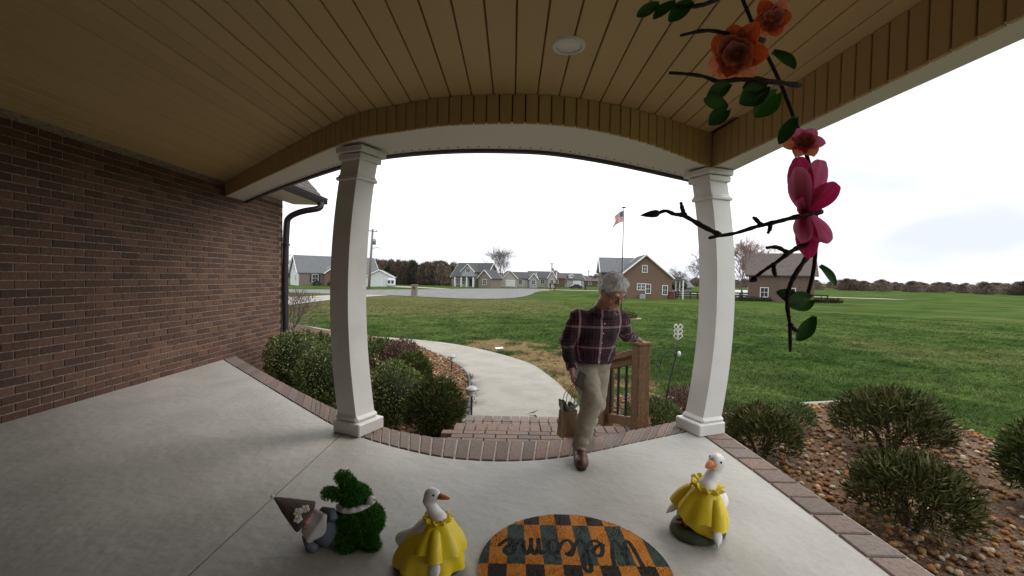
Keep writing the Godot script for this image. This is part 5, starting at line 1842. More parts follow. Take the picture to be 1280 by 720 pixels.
	var lv := [
		[[0.38, 1.652, -0.8], [0.343, 1.628, -0.795], 0.034], [[0.375, 1.61, -0.8], [0.335, 1.622, -0.79], 0.03], [[0.378, 1.605, -0.8], [0.345, 1.58, -0.79], 0.036],
		[[0.45, 1.65, -0.81], [0.405, 1.622, -0.8], 0.05], [[0.47, 1.64, -0.81], [0.432, 1.6, -0.8], 0.05], [[0.455, 1.655, -0.815], [0.41, 1.65, -0.8], 0.04],
		[[0.25, 1.79, -0.8], [0.213, 1.77, -0.8], 0.024], [[0.28, 1.79, -0.8], [0.24, 1.768, -0.795], 0.03], [[0.31, 1.795, -0.8], [0.27, 1.765, -0.8], 0.034],
		[[0.53, 1.26, -0.81], [0.485, 1.285, -0.8], 0.034], [[0.545, 1.27, -0.81], [0.5, 1.262, -0.79], 0.045], [[0.55, 1.24, -0.81], [0.524, 1.195, -0.8], 0.036],
		[[0.51, 1.6, -0.815], [0.478, 1.555, -0.805], 0.03], [[0.565, 1.33, -0.82], [0.59, 1.3, -0.8], 0.03],
		[[0.47, 1.72, -0.83], [0.5, 1.69, -0.8], 0.04]]
	rng.seed = 19
	for l in lv:
		big_leaf(t, Vector3(l[0][0], l[0][1], l[0][2]) + o, Vector3(l[1][0], l[1][1], l[1][2]) + o, l[2], Vector3(rng.randf_range(-0.4, 0.4), rng.randf_range(-0.2, 0.6), 1.0), M.silk_leaf if rng.randf() < 0.6 else M.silk_leaf2)

# ------------------------------------------------------------------ the man coming up the steps
func hand(f: Field, wrist: Vector3, dir: Vector3, back: Vector3, thumb: float, curls: Array, k := 0.85) -> void:
	var d := dir.normalized()
	var n := (back - d * back.dot(d)).normalized()
	var ax := d.cross(n).normalized()   # across the palm, thumb side = thumb * ax
	var root: Vector3 = wrist
	f.cap(wrist - d * 0.02, wrist + d * 0.01, 0.026 * k, 0.024 * k, 0.01)
	var lens := [0.066, 0.074, 0.069, 0.054]
	for i in 4:
		var off: float = thumb * (1.5 - i) * 0.0195 * k
		var kn: Vector3 = root + d * (0.088 - absf(i - 1.2) * 0.005) * k + ax * off
		f.cap(root + d * 0.012 * k + ax * off * 0.6, kn, 0.015 * k, 0.0125 * k, 0.008)
		var p := kn
		var a := 0.0
		var l: float = lens[i] * k
		for j in 3:
			a += curls[i] * [0.7, 1.0, 0.8][j]
			var e: Vector3 = p + (d * cos(a) - n * sin(a)).normalized() * l * [0.46, 0.3, 0.24][j]
			f.cap(p, e, lerpf(0.0105, 0.0095, j / 2.0) * k, lerpf(0.0095, 0.0078, j / 2.0) * k, 0.003)
			p = e
	var tb := root + d * 0.025 * k + ax * thumb * 0.022 * k
	var t1 := tb + (d * 0.7 + ax * thumb * 0.75 - n * 0.3).normalized() * 0.042 * k
	var t2 := t1 + (d * 0.85 + ax * thumb * 0.2 - n * 0.45).normalized() * 0.032 * k
	var t3 := t2 + (d * 0.8 - ax * thumb * 0.1 - n * 0.6).normalized() * 0.024 * k
	f.chain([tb, t1, t2, t3], [0.0155 * k, 0.0125 * k, 0.011 * k, 0.009 * k], 0.005)

func build_person() -> void:
	var base := Vector3(0.58, 0, -3.3)
	var t := thing("person", "grey haired man in dark plaid shirt and khaki trousers climbing the porch steps", "person", base)
	var back := Transform3D(Basis.IDENTITY, -base)
	# joints
	var r_hip := Vector3(0.555, 0.63, -3.36); var l_hip := Vector3(0.675, 0.63, -3.41)
	var r_knee := Vector3(0.567, 0.462, -3.03); var l_knee := Vector3(0.668, 0.34, -3.42)
	var r_ank := Vector3(0.51, 0.085, -3.14); var l_ank := Vector3(0.535, -0.07, -3.68)
	var pelvis := Vector3(0.627, 0.67, -3.375); var belly := Vector3(0.622, 0.785, -3.31); var chest := Vector3(0.64, 0.93, -3.235); var nape := Vector3(0.655, 1.055, -3.2)
	var r_sh := Vector3(0.485, 1.005, -3.215); var l_sh := Vector3(0.808, 1.0, -3.285)
	var r_el := Vector3(0.408, 0.83, -3.245); var r_wr := Vector3(0.435, 0.655, -3.12)
	var l_el := Vector3(0.905, 0.865, -3.47); var l_wr := Vector3(1.035, 0.808, -3.72)
	# body: one continuous surface
	var f := Field.new(Vector3(0.3, -0.16, -3.85), Vector3(1.12, 1.12, -2.92), 0.013)
	f.ell(pelvis, Vector3(0.12, 0.09, 0.09), Basis.IDENTITY, 0.05)
	f.ell(belly, Vector3(0.125, 0.11, 0.1), Basis.IDENTITY, 0.06)
	f.ell(chest, Vector3(0.135, 0.13, 0.09), Basis(Vector3.UP, 0.18), 0.06)
	f.cap(r_sh, l_sh, 0.05, 0.05, 0.05)
	f.chain([r_hip, r_knee, r_ank, Vector3(0.503, 0.04, -3.05)], [0.075, 0.052, 0.034, 0.03], 0.03)
	f.chain([l_hip, l_knee, l_ank, Vector3(0.53, -0.11, -3.6)], [0.075, 0.052, 0.034, 0.03], 0.03)
	f.chain([r_sh, r_el, r_wr], [0.05, 0.036, 0.025], 0.03)
	f.chain([l_sh, l_el, l_wr], [0.05, 0.036, 0.025], 0.03)
	f.cap(chest, nape + Vector3(0.01, 0.04, 0.01), 0.08, 0.05, 0.05)
	var s := S(false)
	f.mesh(s, back)
	# head on its own finer grid, looking down to the right
	var look := Vector3(0.34, -0.54, 0.78).normalized()
	var hx := Vector3.UP.cross(look).normalized()
	var hb := Basis(hx, look.cross(hx), look)
	var head := Transform3D(hb, Vector3(0.712, 1.213, -3.125))
	f = Field.new(Vector3(-0.115, -0.24, -0.16), Vector3(0.115, 0.145, 0.135), 0.0042)
	f.ell(Vector3(0, 0.025, -0.012), Vector3(0.077, 0.098, 0.096), Basis.IDENTITY, 0.02)
	f.ell(Vector3(0, -0.05, 0.022), Vector3(0.058, 0.07, 0.06), Basis.IDENTITY, 0.035)
	f.ell(Vector3(0, -0.1, 0.055), Vector3(0.026, 0.022, 0.022), Basis.IDENTITY, 0.025)
	f.cap(Vector3(-0.032, 0.022, 0.074), Vector3(0.032, 0.022, 0.074), 0.013, 0.013, 0.015)
	f.cap(Vector3(0, 0.008, 0.085), Vector3(0, -0.032, 0.106), 0.009, 0.013, 0.012)
	for e in [-1, 1]:
		f.ell(Vector3(e * 0.036, -0.028, 0.06), Vector3(0.023, 0.022, 0.018), Basis.IDENTITY, 0.02)
		f.ell(Vector3(e * 0.011, -0.035, 0.096), Vector3(0.009, 0.008, 0.01), Basis.IDENTITY, 0.008)
		f.ell(Vector3(e * 0.077, -0.008, -0.008), Vector3(0.01, 0.03, 0.019), Basis(Vector3.UP, -e * 0.35), 0.006)
		f.cap(Vector3(e * 0.02, -0.045, 0.088), Vector3(e * 0.034, -0.075, 0.066), 0.006, 0.006, 0.012)
	f.cap(Vector3(-0.019, -0.066, 0.08), Vector3(0.019, -0.066, 0.08), 0.0075, 0.0075, 0.008)
	f.cap(Vector3(-0.016, -0.078, 0.078), Vector3(0.016, -0.078, 0.078), 0.0075, 0.0075, 0.006)
	f.cap(Vector3(0, -0.06, -0.02), Vector3(-0.02, -0.19, -0.02), 0.055, 0.056, 0.03)
	f.mesh(s, back * head)
	# hands
	f = Field.new(Vector3(0.36, 0.44, -3.22), Vector3(0.56, 0.7, -2.98), 0.0036)
	hand(f, r_wr + Vector3(0, -0.012, 0.002), Vector3(0.12, -1, 0.25), Vector3(-0.9, -0.1, -0.2), 1.0, [0.62, 0.68, 0.72, 0.75])
	f.mesh(s, back)
	f = Field.new(Vector3(0.98, 0.62, -4.06), Vector3(1.3, 0.86, -3.66), 0.0036)
	hand(f, l_wr + Vector3(0.01, -0.004, -0.02), Vector3(0.52, -0.16, -0.84), Vector3(0.05, 1, 0.1), 1.0, [0.32, 0.36, 0.4, 0.46])
	f.mesh(s, back)
	obj(s, M.skin, "body", t)
	# eyes, brows, glasses
	for e in [-1, 1]:
		s = S(false)
		ball(s, Vector3(e * 0.03, 0.0, 0.074), Vector3(0.011, 0.007, 0.008), 10, 6)
		var ey := obj(s, M.cloth_white, "eye", t, back * head)
		s = S(false)
		ball(s, Vector3(e * 0.03, -0.001, 0.0805), Vector3(0.005, 0.005, 0.003), 8, 5)
		obj(s, M.dark_gloss, "iris", ey)
		s = S(false)
		tube(s, [Vector3(e * 0.014, 0.024, 0.088), Vector3(e * 0.03, 0.03, 0.084), Vector3(e * 0.048, 0.024, 0.07)], [0.004, 0.005, 0.003], 6)
		obj(s, M.hair, "eyebrow", t, back * head)
	s = S(false)
	for e in [-1, 1]:
		var lo := []
		for k in 17:
			var a := TAU * k / 16
			lo.append(Vector3(e * 0.033 + 0.023 * cos(a), -0.004 + 0.016 * sin(a), 0.098 - 0.25 * absf(e * 0.033 + 0.023 * cos(a)) * 0.6))
		tube(s, lo, [0.0016], 5, false)
		tube(s, [Vector3(e * 0.056, 0.003, 0.09), Vector3(e * 0.08, 0.002, 0.04), Vector3(e * 0.083, 0.006, -0.005), Vector3(e * 0.082, -0.015, -0.02)], [0.0016], 5)
	tube(s, [Vector3(-0.011, -0.001, 0.097), Vector3(0, 0.003, 0.101), Vector3(0.011, -0.001, 0.097)], [0.0016], 5)
	obj(s, M.dark_gloss, "glasses", t, back * head)
	s = S(false)
	tube(s, [Vector3(-0.018, -0.072, 0.0865), Vector3(0, -0.0715, 0.0885), Vector3(0.018, -0.072, 0.0865)], [0.0012, 0.0022, 0.0012], 6)
	obj(s, M.lips, "mouth", t, back * head)
	# hair, short and grey, fuller on top
	f = Field.new(Vector3(-0.115, -0.12, -0.15), Vector3(0.115, 0.16, 0.11), 0.0045)
	f.ell(Vector3(0, 0.032, -0.018), Vector3(0.086, 0.102, 0.1), Basis.IDENTITY, 0.01)
	f.ell(Vector3(0.01, 0.09, 0.04), Vector3(0.06, 0.032, 0.04), Basis.IDENTITY, 0.03)
	var hn := FastNoiseLite.new()
	hn.seed = 8; hn.frequency = 60.0
	f.ripple(func(p: Vector3) -> float: return 0.007 * hn.get_noise_3d(p.x * 1.4, p.y * 0.5, p.z * 0.6))
	f.cut(Vector3(0, 0.052, 0.074), Vector3(0, -0.72, 0.7))
	s = S(false)
	f.mesh(s, back * head)
	var cap_mesh := done(s)
	var hair := put(cap_mesh, M.hair, "hair", t)
	var hv: PackedVector3Array = cap_mesh.surface_get_arrays(0)[Mesh.ARRAY_VERTEX]
	var hnn: PackedVector3Array = cap_mesh.surface_get_arrays(0)[Mesh.ARRAY_NORMAL]
	var locks := []
	rng.seed = 58
	var crown_at: Vector3 = (back * head) * Vector3(0.02, 0.13, -0.05)
	for i in 1500:
		var k := rng.randi() % hv.size()
		var out: Vector3 = hv[k] - crown_at
		locks.append([hv[k], (out - hnn[k] * out.dot(hnn[k])).normalized() * 3.0])
	kind(put(leaves(locks, 0.02, 0.035, [Color(0.85, 0.85, 0.84), Color(0.95, 0.95, 0.93), Color(0.66, 0.66, 0.66)], 59), M.leaf_dry, "strands", hair), "stuff")
	# shirt with sleeves to the wrist, loose at the waist
	f = Field.new(Vector3(0.29, 0.6, -3.82), Vector3(1.12, 1.14, -3.02), 0.0115)
	f.ell(belly + Vector3(0, -0.05, -0.012), Vector3(0.158, 0.13, 0.13), Basis(Vector3.UP, 0.2), 0.05)
	f.ell(belly + Vector3(0, 0.03, 0.012), Vector3(0.148, 0.11, 0.122), Basis(Vector3.UP, 0.2), 0.06)
	f.ell(chest, Vector3(0.152, 0.14, 0.108), Basis(Vector3.UP, 0.18), 0.06)
	f.cap(r_sh + Vector3(0.02, 0, 0), l_sh - Vector3(0.02, 0, 0), 0.066, 0.066, 0.05)
	f.cap(chest + Vector3(0, 0.06, 0), nape + Vector3(0.006, 0.0, 0.006), 0.09, 0.062, 0.05)
	f.chain([r_sh, r_el, r_wr + Vector3(-0.002, 0.02, -0.01)], [0.068, 0.052, 0.037], 0.025)
	f.chain([l_sh, l_el, l_wr + Vector3(-0.008, 0.004, 0.022)], [0.066, 0.05, 0.036], 0.025)
	var cn := FastNoiseLite.new()
	cn.seed = 4; cn.frequency = 9.0
	f.ripple(func(p: Vector3) -> float: return 0.011 * cn.get_noise_3d(p.x, p.y * 1.6, p.z) + 0.004 * sin(p.y * 70.0 + p.x * 60.0) * (1.0 if p.x < 0.47 or p.x > 0.83 else 0.35))
	f.cut(Vector3(0.62, 0.665, -3.3), Vector3(0, -1, 0.12))
	f.cut(nape + Vector3(0.012, 0.028, 0.014), Vector3(0.2, 1, 0.25))
	s = S(false)
	f.mesh(s, back)
	var shirt := obj(s, M.plaid, "shirt", t)
	# collar, placket and cuffs
	s = S(false)
	lathe(s, [Vector2(0.066, -0.008), Vector2(0.062, 0.03), Vector2(0.068, 0.034), Vector2(0.086, 0.0), Vector2(0.09, -0.01), Vector2(0.084, -0.012)], 28, back * Transform3D(Basis.from_euler(Vector3(0.3, 0.2, -0.16)), nape + Vector3(0.006, 0.0, 0.006)))
	obj(s, M.plaid, "collar", shirt)
	for w in [[r_wr + Vector3(0, 0.012, -0.006), r_wr - r_el, 0.0385], [l_wr + Vector3(-0.004, 0.003, 0.014), l_wr - l_el, 0.037]]:
		s = S(false)
		var d: Vector3 = w[1].normalized()
		tube(s, [w[0] - d * 0.045, w[0] - d * 0.02, w[0] + d * 0.012, w[0] + d * 0.014], [w[2], w[2] * 1.02, w[2], w[2] * 0.8], 16, false)
		obj(s, M.plaid, "cuff", shirt, back)
	for i in 5:
		s = S(false)
		var p := Vector3(0.655, 0.985, -3.112).lerp(Vector3(0.635, 0.7, -3.182), i / 4.0)
		ball(s, p + Vector3(0, 0, 0.006), Vector3(0.006, 0.006, 0.003), 8, 5)
		obj(s, M.cloth_white, "button", shirt, back)
	# trousers
	f = Field.new(Vector3(0.4, -0.1, -3.84), Vector3(0.86, 0.78, -2.93), 0.0115)
	f.ell(pelvis + Vector3(0, 0.0, 0.0), Vector3(0.14, 0.1, 0.108), Basis.IDENTITY, 0.05)
	f.chain([r_hip, r_hip.lerp(r_knee, 0.5) + Vector3(0, 0.004, 0.0), r_knee, r_knee.lerp(r_ank, 0.45) + Vector3(0, 0, -0.012), r_ank + Vector3(0, 0.015, -0.01)], [0.096, 0.086, 0.073, 0.064, 0.056], 0.03)
	f.chain([l_hip, l_knee, l_knee.lerp(l_ank, 0.5), l_ank + Vector3(0, 0.02, 0)], [0.094, 0.073, 0.063, 0.056], 0.03)
	var tn := FastNoiseLite.new()
	tn.seed = 14; tn.frequency = 8.0
	f.ripple(func(p: Vector3) -> float: return 0.012 * tn.get_noise_3d(p.x, p.y * 1.3, p.z) + 0.0045 * sin(p.y * 62.0 + p.x * 40.0 + 3.0 * tn.get_noise_3d(p.x * 0.4, p.y * 0.4, p.z)) * clampf((0.42 - p.y) * 3.0, 0.2, 1.0))
	s = S(false)
	f.mesh(s, back)
	var tr := obj(s, M.khaki, "trousers", t)
	s = S(false)
	tube(s, smooth_line([Vector3(0.545, 0.6, -3.245), Vector3(0.525, 0.55, -3.225), Vector3(0.505, 0.52, -3.235)], 4), [0.003], 5)
	obj(s, M.khaki_dark, "pocket_seam", tr, back)
	# shoes
	for d in [[Vector3(0.507, 0.0, -3.1), 0.05, "shoe"], [Vector3(0.532, -0.148, -3.64), 0.0, "shoe"]]:
		f = Field.new(Vector3(-0.07, -0.01, -0.11), Vector3(0.07, 0.13, 0.17), 0.006)
		f.chain([Vector3(0, 0.042, -0.055), Vector3(0, 0.045, 0.02), Vector3(0, 0.036, 0.09), Vector3(-0.004, 0.034, 0.115)], [0.041, 0.042, 0.042, 0.034], 0.03)
		f.cap(Vector3(0, 0.055, -0.045), Vector3(0, 0.1, -0.04), 0.042, 0.04, 0.03)
		f.cut(Vector3(0, 0.012, 0), Vector3(0, -1, 0))
		s = S(false)
		f.mesh(s, back * at(d[0], d[1] - 0.12))
		var sh := obj(s, M.shoe, "shoe", t)
		s = S(false)
		f = Field.new(Vector3(-0.07, -0.02, -0.12), Vector3(0.07, 0.04, 0.18), 0.006)
		f.chain([Vector3(0, 0.03, -0.055), Vector3(0, 0.03, 0.03), Vector3(-0.002, 0.03, 0.118)], [0.046, 0.045, 0.04], 0.03)
		f.cut(Vector3(0, 0.016, 0), Vector3(0, 1, 0)); f.cut(Vector3(0, 0.0, 0), Vector3(0, -1, 0))
		f.mesh(s, back * at(d[0], d[1] - 0.12))
		obj(s, M.dark_wood, "sole", sh)
		s = S(false)
		for i in 3:
			var z := 0.035 + i * 0.018
			tube(s, [Vector3(-0.018, 0.082 - i * 0.004, z), Vector3(0, 0.088 - i * 0.005, z), Vector3(0.018, 0.082 - i * 0.004, z)], [0.0025], 5)
		obj(s, M.dark, "laces", sh, back * at(d[0], d[1] - 0.12))

	# phone in the right hand
	var ph := thing("phone", "small black phone held in the man's right hand", "phone", Vector3(0.487, 0.6, -3.05))
	ph.rotation = Vector3(-0.25, 0.5, -0.55)
	s = S()
	box(s, at(Vector3.ZERO), Vector3(0.06, 0.105, 0.01), 0.003)
	obj(s, M.dark, "case", ph)
	s = S()
	box(s, at(Vector3(0, 0, 0.0056)), Vector3(0.053, 0.096, 0.001))
	obj(s, M.dark_wood, "screen", ph)
	s = S(false)
	lathe(s, [Vector2(0.001, 0.002), Vector2(0.005, 0.002), Vector2(0.006, 0.0)], 12, at(Vector3(-0.018, 0.04, -0.006), 0, -PI / 2))
	obj(s, M.grey_metal, "camera_lens", ph)
	# paper bag hanging from the same hand
	var bg := thing("gift_bag", "brown paper gift bag with green and white tissue hanging from the man's hand", "bag", Vector3(0.425, 0.15, -3.21), 0.35)
	s = S()
	var hh := 0.19
	var b0 := Vector2(0.066, 0.036); var b1 := Vector2(0.058, 0.03)
	var lows := []; var tops := []
	for c in [[-1, -1], [1, -1], [1, 1], [-1, 1]]:
		lows.append(Vector3(c[0] * b0.x, 0, c[1] * b0.y)); tops.append(Vector3(c[0] * b1.x + 0.004, hh, c[1] * b1.y))
	for i in 4:
		var j := (i + 1) % 4
		var m := Vector3(0, hh / 2, 0)
		var mid_l: Vector3 = (lows[i] + lows[j]) / 2; var mid_t: Vector3 = (tops[i] + tops[j]) / 2
		var cr: Vector3 = (mid_l + mid_t) / 2 * (0.8 if i % 2 else 0.96) + Vector3(0, 0.02 + hh * 0.1 * (i % 2), 0)
		tri_out(s, lows[i], lows[j], cr, m); tri_out(s, lows[j], tops[j], cr, m); tri_out(s, tops[j], tops[i], cr, m); tri_out(s, tops[i], lows[i], cr, m)
	quad_out(s, lows[0], lows[1], lows[2], lows[3], Vector3(0, 1, 0))
	obj(s, M.kraft, "bag", bg)
	for e in [-1, 1]:
		s = S(false)
		tube(s, smooth_line([Vector3(-0.03, hh - 0.01, e * 0.031), Vector3(-0.015, hh + 0.12, e * 0.02), Vector3(0.03, hh + 0.215, e * 0.004 + 0.075), Vector3(0.03, hh + 0.1, e * 0.02 + 0.02), Vector3(0.035, hh - 0.01, e * 0.031)], 5), [0.0025], 5)
		obj(s, M.kraft, "handle", bg)
	rng.seed = 27
	for i in 9:
		s = S(false)
		var p := Vector3(rng.randf_range(-0.04, 0.04), hh - 0.02, rng.randf_range(-0.018, 0.018))
		petal(s, Transform3D(Basis.from_euler(Vector3(rng.randf_range(-0.5, 0.5), rng.randf() * TAU, rng.randf_range(-0.5, 0.5))), p), rng.randf_range(0.07, 0.115), 0.06, rng.randf_range(-0.3, 0.5), 0.35)
		obj(s, [M.tissue_green, M.cloth_white, M.tissue_grey][i % 3], "tissue", bg)

# ------------------------------------------------------------------ materials, then everything in order
func make_materials() -> void:
	var n1 := bump_tex(256, 0.08, 4, 3, 3.0)
	var n2 := bump_tex(256, 0.02, 3, 4, 4.0)
	M.concrete = grained(ramp_tex(512, 0.006, 11, Color(0.375, 0.362, 0.33), Color(0.41, 0.398, 0.366), Color(0.435, 0.424, 0.394), 0.35, 0.12), 0.5, 0.55, n1, 0.15)
	M.pavement = grained(ramp_tex(512, 0.008, 12, Color(0.245, 0.228, 0.195), Color(0.275, 0.257, 0.22), Color(0.3, 0.282, 0.244), 0.35, 0.15), 0.35, 0.9, n1, 0.2)
	M.asphalt = grained(ramp_tex(256, 0.02, 13, Color(0.1, 0.1, 0.1), Color(0.13, 0.13, 0.128), Color(0.17, 0.168, 0.16), 0.5, 0.3), 0.1, 0.9)
	M.concrete.metallic_specular = 0.35
	M.mortar = grained(ramp_tex(256, 0.05, 14, Color(0.34, 0.29, 0.23), Color(0.42, 0.37, 0.3), Color(0.48, 0.43, 0.36), 0.4), 1.5, 0.95, n1, 0.5)
	M.wall_mortar = grained(ramp_tex(128, 0.06, 44, Color(0.17, 0.135, 0.11), Color(0.25, 0.2, 0.165), Color(0.32, 0.265, 0.22), 0.7), 2.0, 0.95)
	M.wall_painted = grained(ramp_tex(256, 0.04, 15, Color(0.7, 0.7, 0.7), Color(0.95, 0.95, 0.95), Color(1.0, 1.0, 1.0), 0.5), 2.5, 0.92, n1, 0.6)
	M.wall_painted.vertex_color_use_as_albedo = true
	var bt := ramp_tex(256, 0.04, 15, Color(0.7, 0.7, 0.7), Color(0.95, 0.95, 0.95), Color(1.0, 1.0, 1.0), 0.5)
	M.bricks = []
	for c in [Color(0.19, 0.14, 0.115), Color(0.225, 0.165, 0.135), Color(0.165, 0.125, 0.105), Color(0.23, 0.155, 0.12), Color(0.2, 0.16, 0.14)]:
		M.bricks.append(grained(bt, 2.5, 0.9, n1, 0.5, c.linear_to_srgb()))
	M.wall_bricks = []
	for c in WALL:
		M.wall_bricks.append(grained(bt, 2.5, 0.92, n1, 0.6, c.linear_to_srgb()))
	M.vinyl = []
	for c in [Color(0.46, 0.322, 0.152), Color(0.475, 0.333, 0.158), Color(0.445, 0.311, 0.146)]:
		M.vinyl.append(flat(c, 0.6))
	M.groove = flat(Color(0.2, 0.125, 0.055), 0.9)
	M.white_paint = grained(ramp_tex(256, 0.01, 17, Color(0.66, 0.65, 0.62), Color(0.72, 0.71, 0.68), Color(0.75, 0.74, 0.71), 0.2), 0.8, 0.5, n2, 0.12)
	M.white_trim = flat(Color(0.66, 0.65, 0.61), 0.55)
	M.goose_white = flat(Color(0.84, 0.84, 0.84), 0.35)
	M.cloth_white = flat(Color(0.68, 0.66, 0.66), 0.85)
	M.opal = flat(Color(0.72, 0.7, 0.62), 0.4)
	M.drip = flat(Color(0.022, 0.013, 0.022), 0.45)
	M.dark = flat(Color(0.014, 0.014, 0.015), 0.6)
	M.dark_gloss = flat(Color(0.01, 0.01, 0.012), 0.2)
	M.dark_wood = flat(Color(0.035, 0.024, 0.018), 0.85)
	M.dark_red = flat(Color(0.09, 0.018, 0.018), 0.6)
	M.grey_metal = flat(Color(0.3, 0.3, 0.3), 0.45, 0.4)
	M.pane = flat(Color(0.03, 0.035, 0.045), 0.08)
	M.paper = flat(Color(0.8, 0.8, 0.78), 0.8)
	M.car = flat(Color(0.02, 0.02, 0.025), 0.25)
	M.shingle = grained(ramp_tex(256, 0.03, 18, Color(0.05, 0.042, 0.04), Color(0.08, 0.068, 0.062), Color(0.12, 0.1, 0.09), 0.6), 1.2, 0.95)
	M.shingle_dark = M.shingle
	M.roof_slate = grained(ramp_tex(128, 0.05, 19, Color(0.09, 0.095, 0.1), Color(0.12, 0.125, 0.135), Color(0.15, 0.155, 0.16), 0.6), 0.25, 0.9)
	M.roof_dark = grained(ramp_tex(128, 0.05, 20, Color(0.045, 0.046, 0.05), Color(0.06, 0.062, 0.068), Color(0.085, 0.085, 0.09), 0.6), 0.25, 0.9)
	M.roof_brown = grained(ramp_tex(128, 0.05, 21, Color(0.07, 0.055, 0.047), Color(0.095, 0.075, 0.064), Color(0.115, 0.093, 0.08), 0.6), 0.25, 0.9)
	M.siding_white = flat(Color(0.58, 0.59, 0.6), 0.7)
	M.siding_grey = flat(Color(0.3, 0.3, 0.31), 0.7)
	M.siding_tan = flat(Color(0.36, 0.34, 0.3), 0.75)
	M.siding_brown = grained(ramp_tex(128, 0.05, 22, Color(0.085, 0.055, 0.042), Color(0.115, 0.076, 0.057), Color(0.14, 0.095, 0.072), 0.5), 0.4, 0.9)
	M.far_brick = grained(ramp_tex(128, 0.1, 23, Color(0.13, 0.105, 0.085), Color(0.19, 0.155, 0.125), Color(0.24, 0.2, 0.16), 0.8), 0.8, 0.95)
	M.far_brick_red = grained(ramp_tex(128, 0.1, 24, Color(0.12, 0.073, 0.05), Color(0.16, 0.1, 0.07), Color(0.2, 0.128, 0.092), 0.8), 0.8, 0.95)
	M.shutter = flat(Color(0.025, 0.025, 0.03), 0.6)
	M.lawn = grained(ramp_tex(512, 0.02, 25, Color(0.6, 0.62, 0.55), Color(0.85, 0.85, 0.8), Color(1.0, 1.0, 1.0), 0.6, 0.25), 0.6, 0.95, n1, 1.0)
	M.lawn.vertex_color_use_as_albedo = true
	M.lawn.metallic_specular = 0.08
	M.mulch = grained(ramp_tex(256, 0.06, 26, Color(0.035, 0.018, 0.012), Color(0.1, 0.055, 0.03), Color(0.2, 0.12, 0.06), 0.8), 2.0, 1.0, n1, 1.5)
	M.straw = grained(ramp_tex(128, 0.06, 27, Color(0.2, 0.14, 0.07), Color(0.3, 0.22, 0.12), Color(0.38, 0.3, 0.18), 0.6), 2.0, 1.0)
	M.leaf = painted(0.6, 0.25)
	M.leaf.metallic_specular = 0.3
	M.leaf_dry = painted(0.9)
	M.leaf_dry.metallic_specular = 0.2
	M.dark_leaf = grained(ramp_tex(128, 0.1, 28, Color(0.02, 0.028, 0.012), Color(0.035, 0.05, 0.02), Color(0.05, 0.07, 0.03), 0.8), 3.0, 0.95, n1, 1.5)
	M.moss = flat(Color(0.025, 0.1, 0.012), 1.0)
	M.bark = flat(Color(0.07, 0.05, 0.035), 0.95)
	M.bark_grey = flat(Color(0.2, 0.17, 0.15), 0.95)
	M.bark_pink = flat(Color(0.3, 0.2, 0.19), 0.95)
	M.twig = grained(ramp_tex(128, 0.08, 29, Color(0.012, 0.008, 0.008), Color(0.03, 0.02, 0.018), Color(0.06, 0.04, 0.035), 0.8), 12.0, 0.85, n1, 1.0)
	M.twig_red = flat(Color(0.1, 0.065, 0.06), 0.9)
	var wg := Image.create(256, 256, true, Image.FORMAT_RGB8)
	var wn := noise_image(256, 0.02, 4, 30)
	for y in 256:
		for x in 256:
			var t := 0.5 + 0.5 * sin((x + wn.get_pixel(x, y).r * 60.0) * TAU / 32.0)
			wg.set_pixel(x, y, Color(0.13, 0.068, 0.028).lerp(Color(0.27, 0.155, 0.075), clampf(t * 0.6 + 0.6 * wn.get_pixel((x * 4) % 256, int(y * 0.25)).r - 0.1, 0, 1)).linear_to_srgb())
	M.wood = grained(ImageTexture.create_from_image(wg), 2.2, 0.8, n1, 0.4, Color.WHITE, false)
	M.yellow = flat(Color(0.82, 0.62, 0.02), 0.38)
	M.yellow.normal_enabled = true
	M.yellow.normal_texture = n2
	M.yellow.normal_scale = 0.5
	M.yellow.uv1_triplanar = true
	M.yellow.uv1_scale = Vector3.ONE * 5.0
	M.beak = flat(Color(0.5, 0.15, 0.02), 0.45)
	M.base_green = flat(Color(0.06, 0.08, 0.035), 0.8)
	M.gnome_hat = grained(ramp_tex(128, 0.1, 31, Color(0.07, 0.05, 0.042), Color(0.11, 0.08, 0.066), Color(0.15, 0.11, 0.095), 0.6), 6.0, 0.95)
	M.gnome_coat = flat(Color(0.17, 0.2, 0.24), 0.9)
	M.pink_skin = flat(Color(0.55, 0.27, 0.22), 0.6)
	M.clay = flat(Color(0.11, 0.04, 0.025), 0.8)
	M.skin = grained(ramp_tex(128, 0.03, 32, Color(0.36, 0.175, 0.125), Color(0.43, 0.225, 0.165), Color(0.47, 0.26, 0.195), 0.4), 5.0, 0.5, null, 1.0, Color.WHITE, false)
	M.lips = flat(Color(0.26, 0.1, 0.085), 0.5)
	M.hair = grained(ramp_tex(128, 0.08, 33, Color(0.6, 0.6, 0.61), Color(0.78, 0.78, 0.78), Color(0.9, 0.9, 0.9), 0.8), 14.0, 0.8, n1, 0.6, Color.WHITE, false)
	M.khaki = grained(ramp_tex(256, 0.02, 34, Color(0.27, 0.235, 0.18), Color(0.32, 0.285, 0.22), Color(0.36, 0.32, 0.25), 0.4, 0.3), 4.0, 0.95, n1, 0.25, Color.WHITE, false)
	M.khaki_dark = flat(Color(0.16, 0.13, 0.09), 0.95)
	M.shoe = flat(Color(0.085, 0.03, 0.018), 0.4)
	M.kraft = grained(ramp_tex(128, 0.05, 35, Color(0.27, 0.17, 0.085), Color(0.31, 0.2, 0.105), Color(0.34, 0.225, 0.12), 0.4), 3.0, 0.9, null, 1.0, Color.WHITE, false)
	M.tissue_green = flat(Color(0.2, 0.3, 0.2), 0.9)
	M.tissue_grey = flat(Color(0.5, 0.52, 0.5), 0.9)
	# plaid weave
	var pl := Image.create(256, 256, true, Image.FORMAT_RGB8)
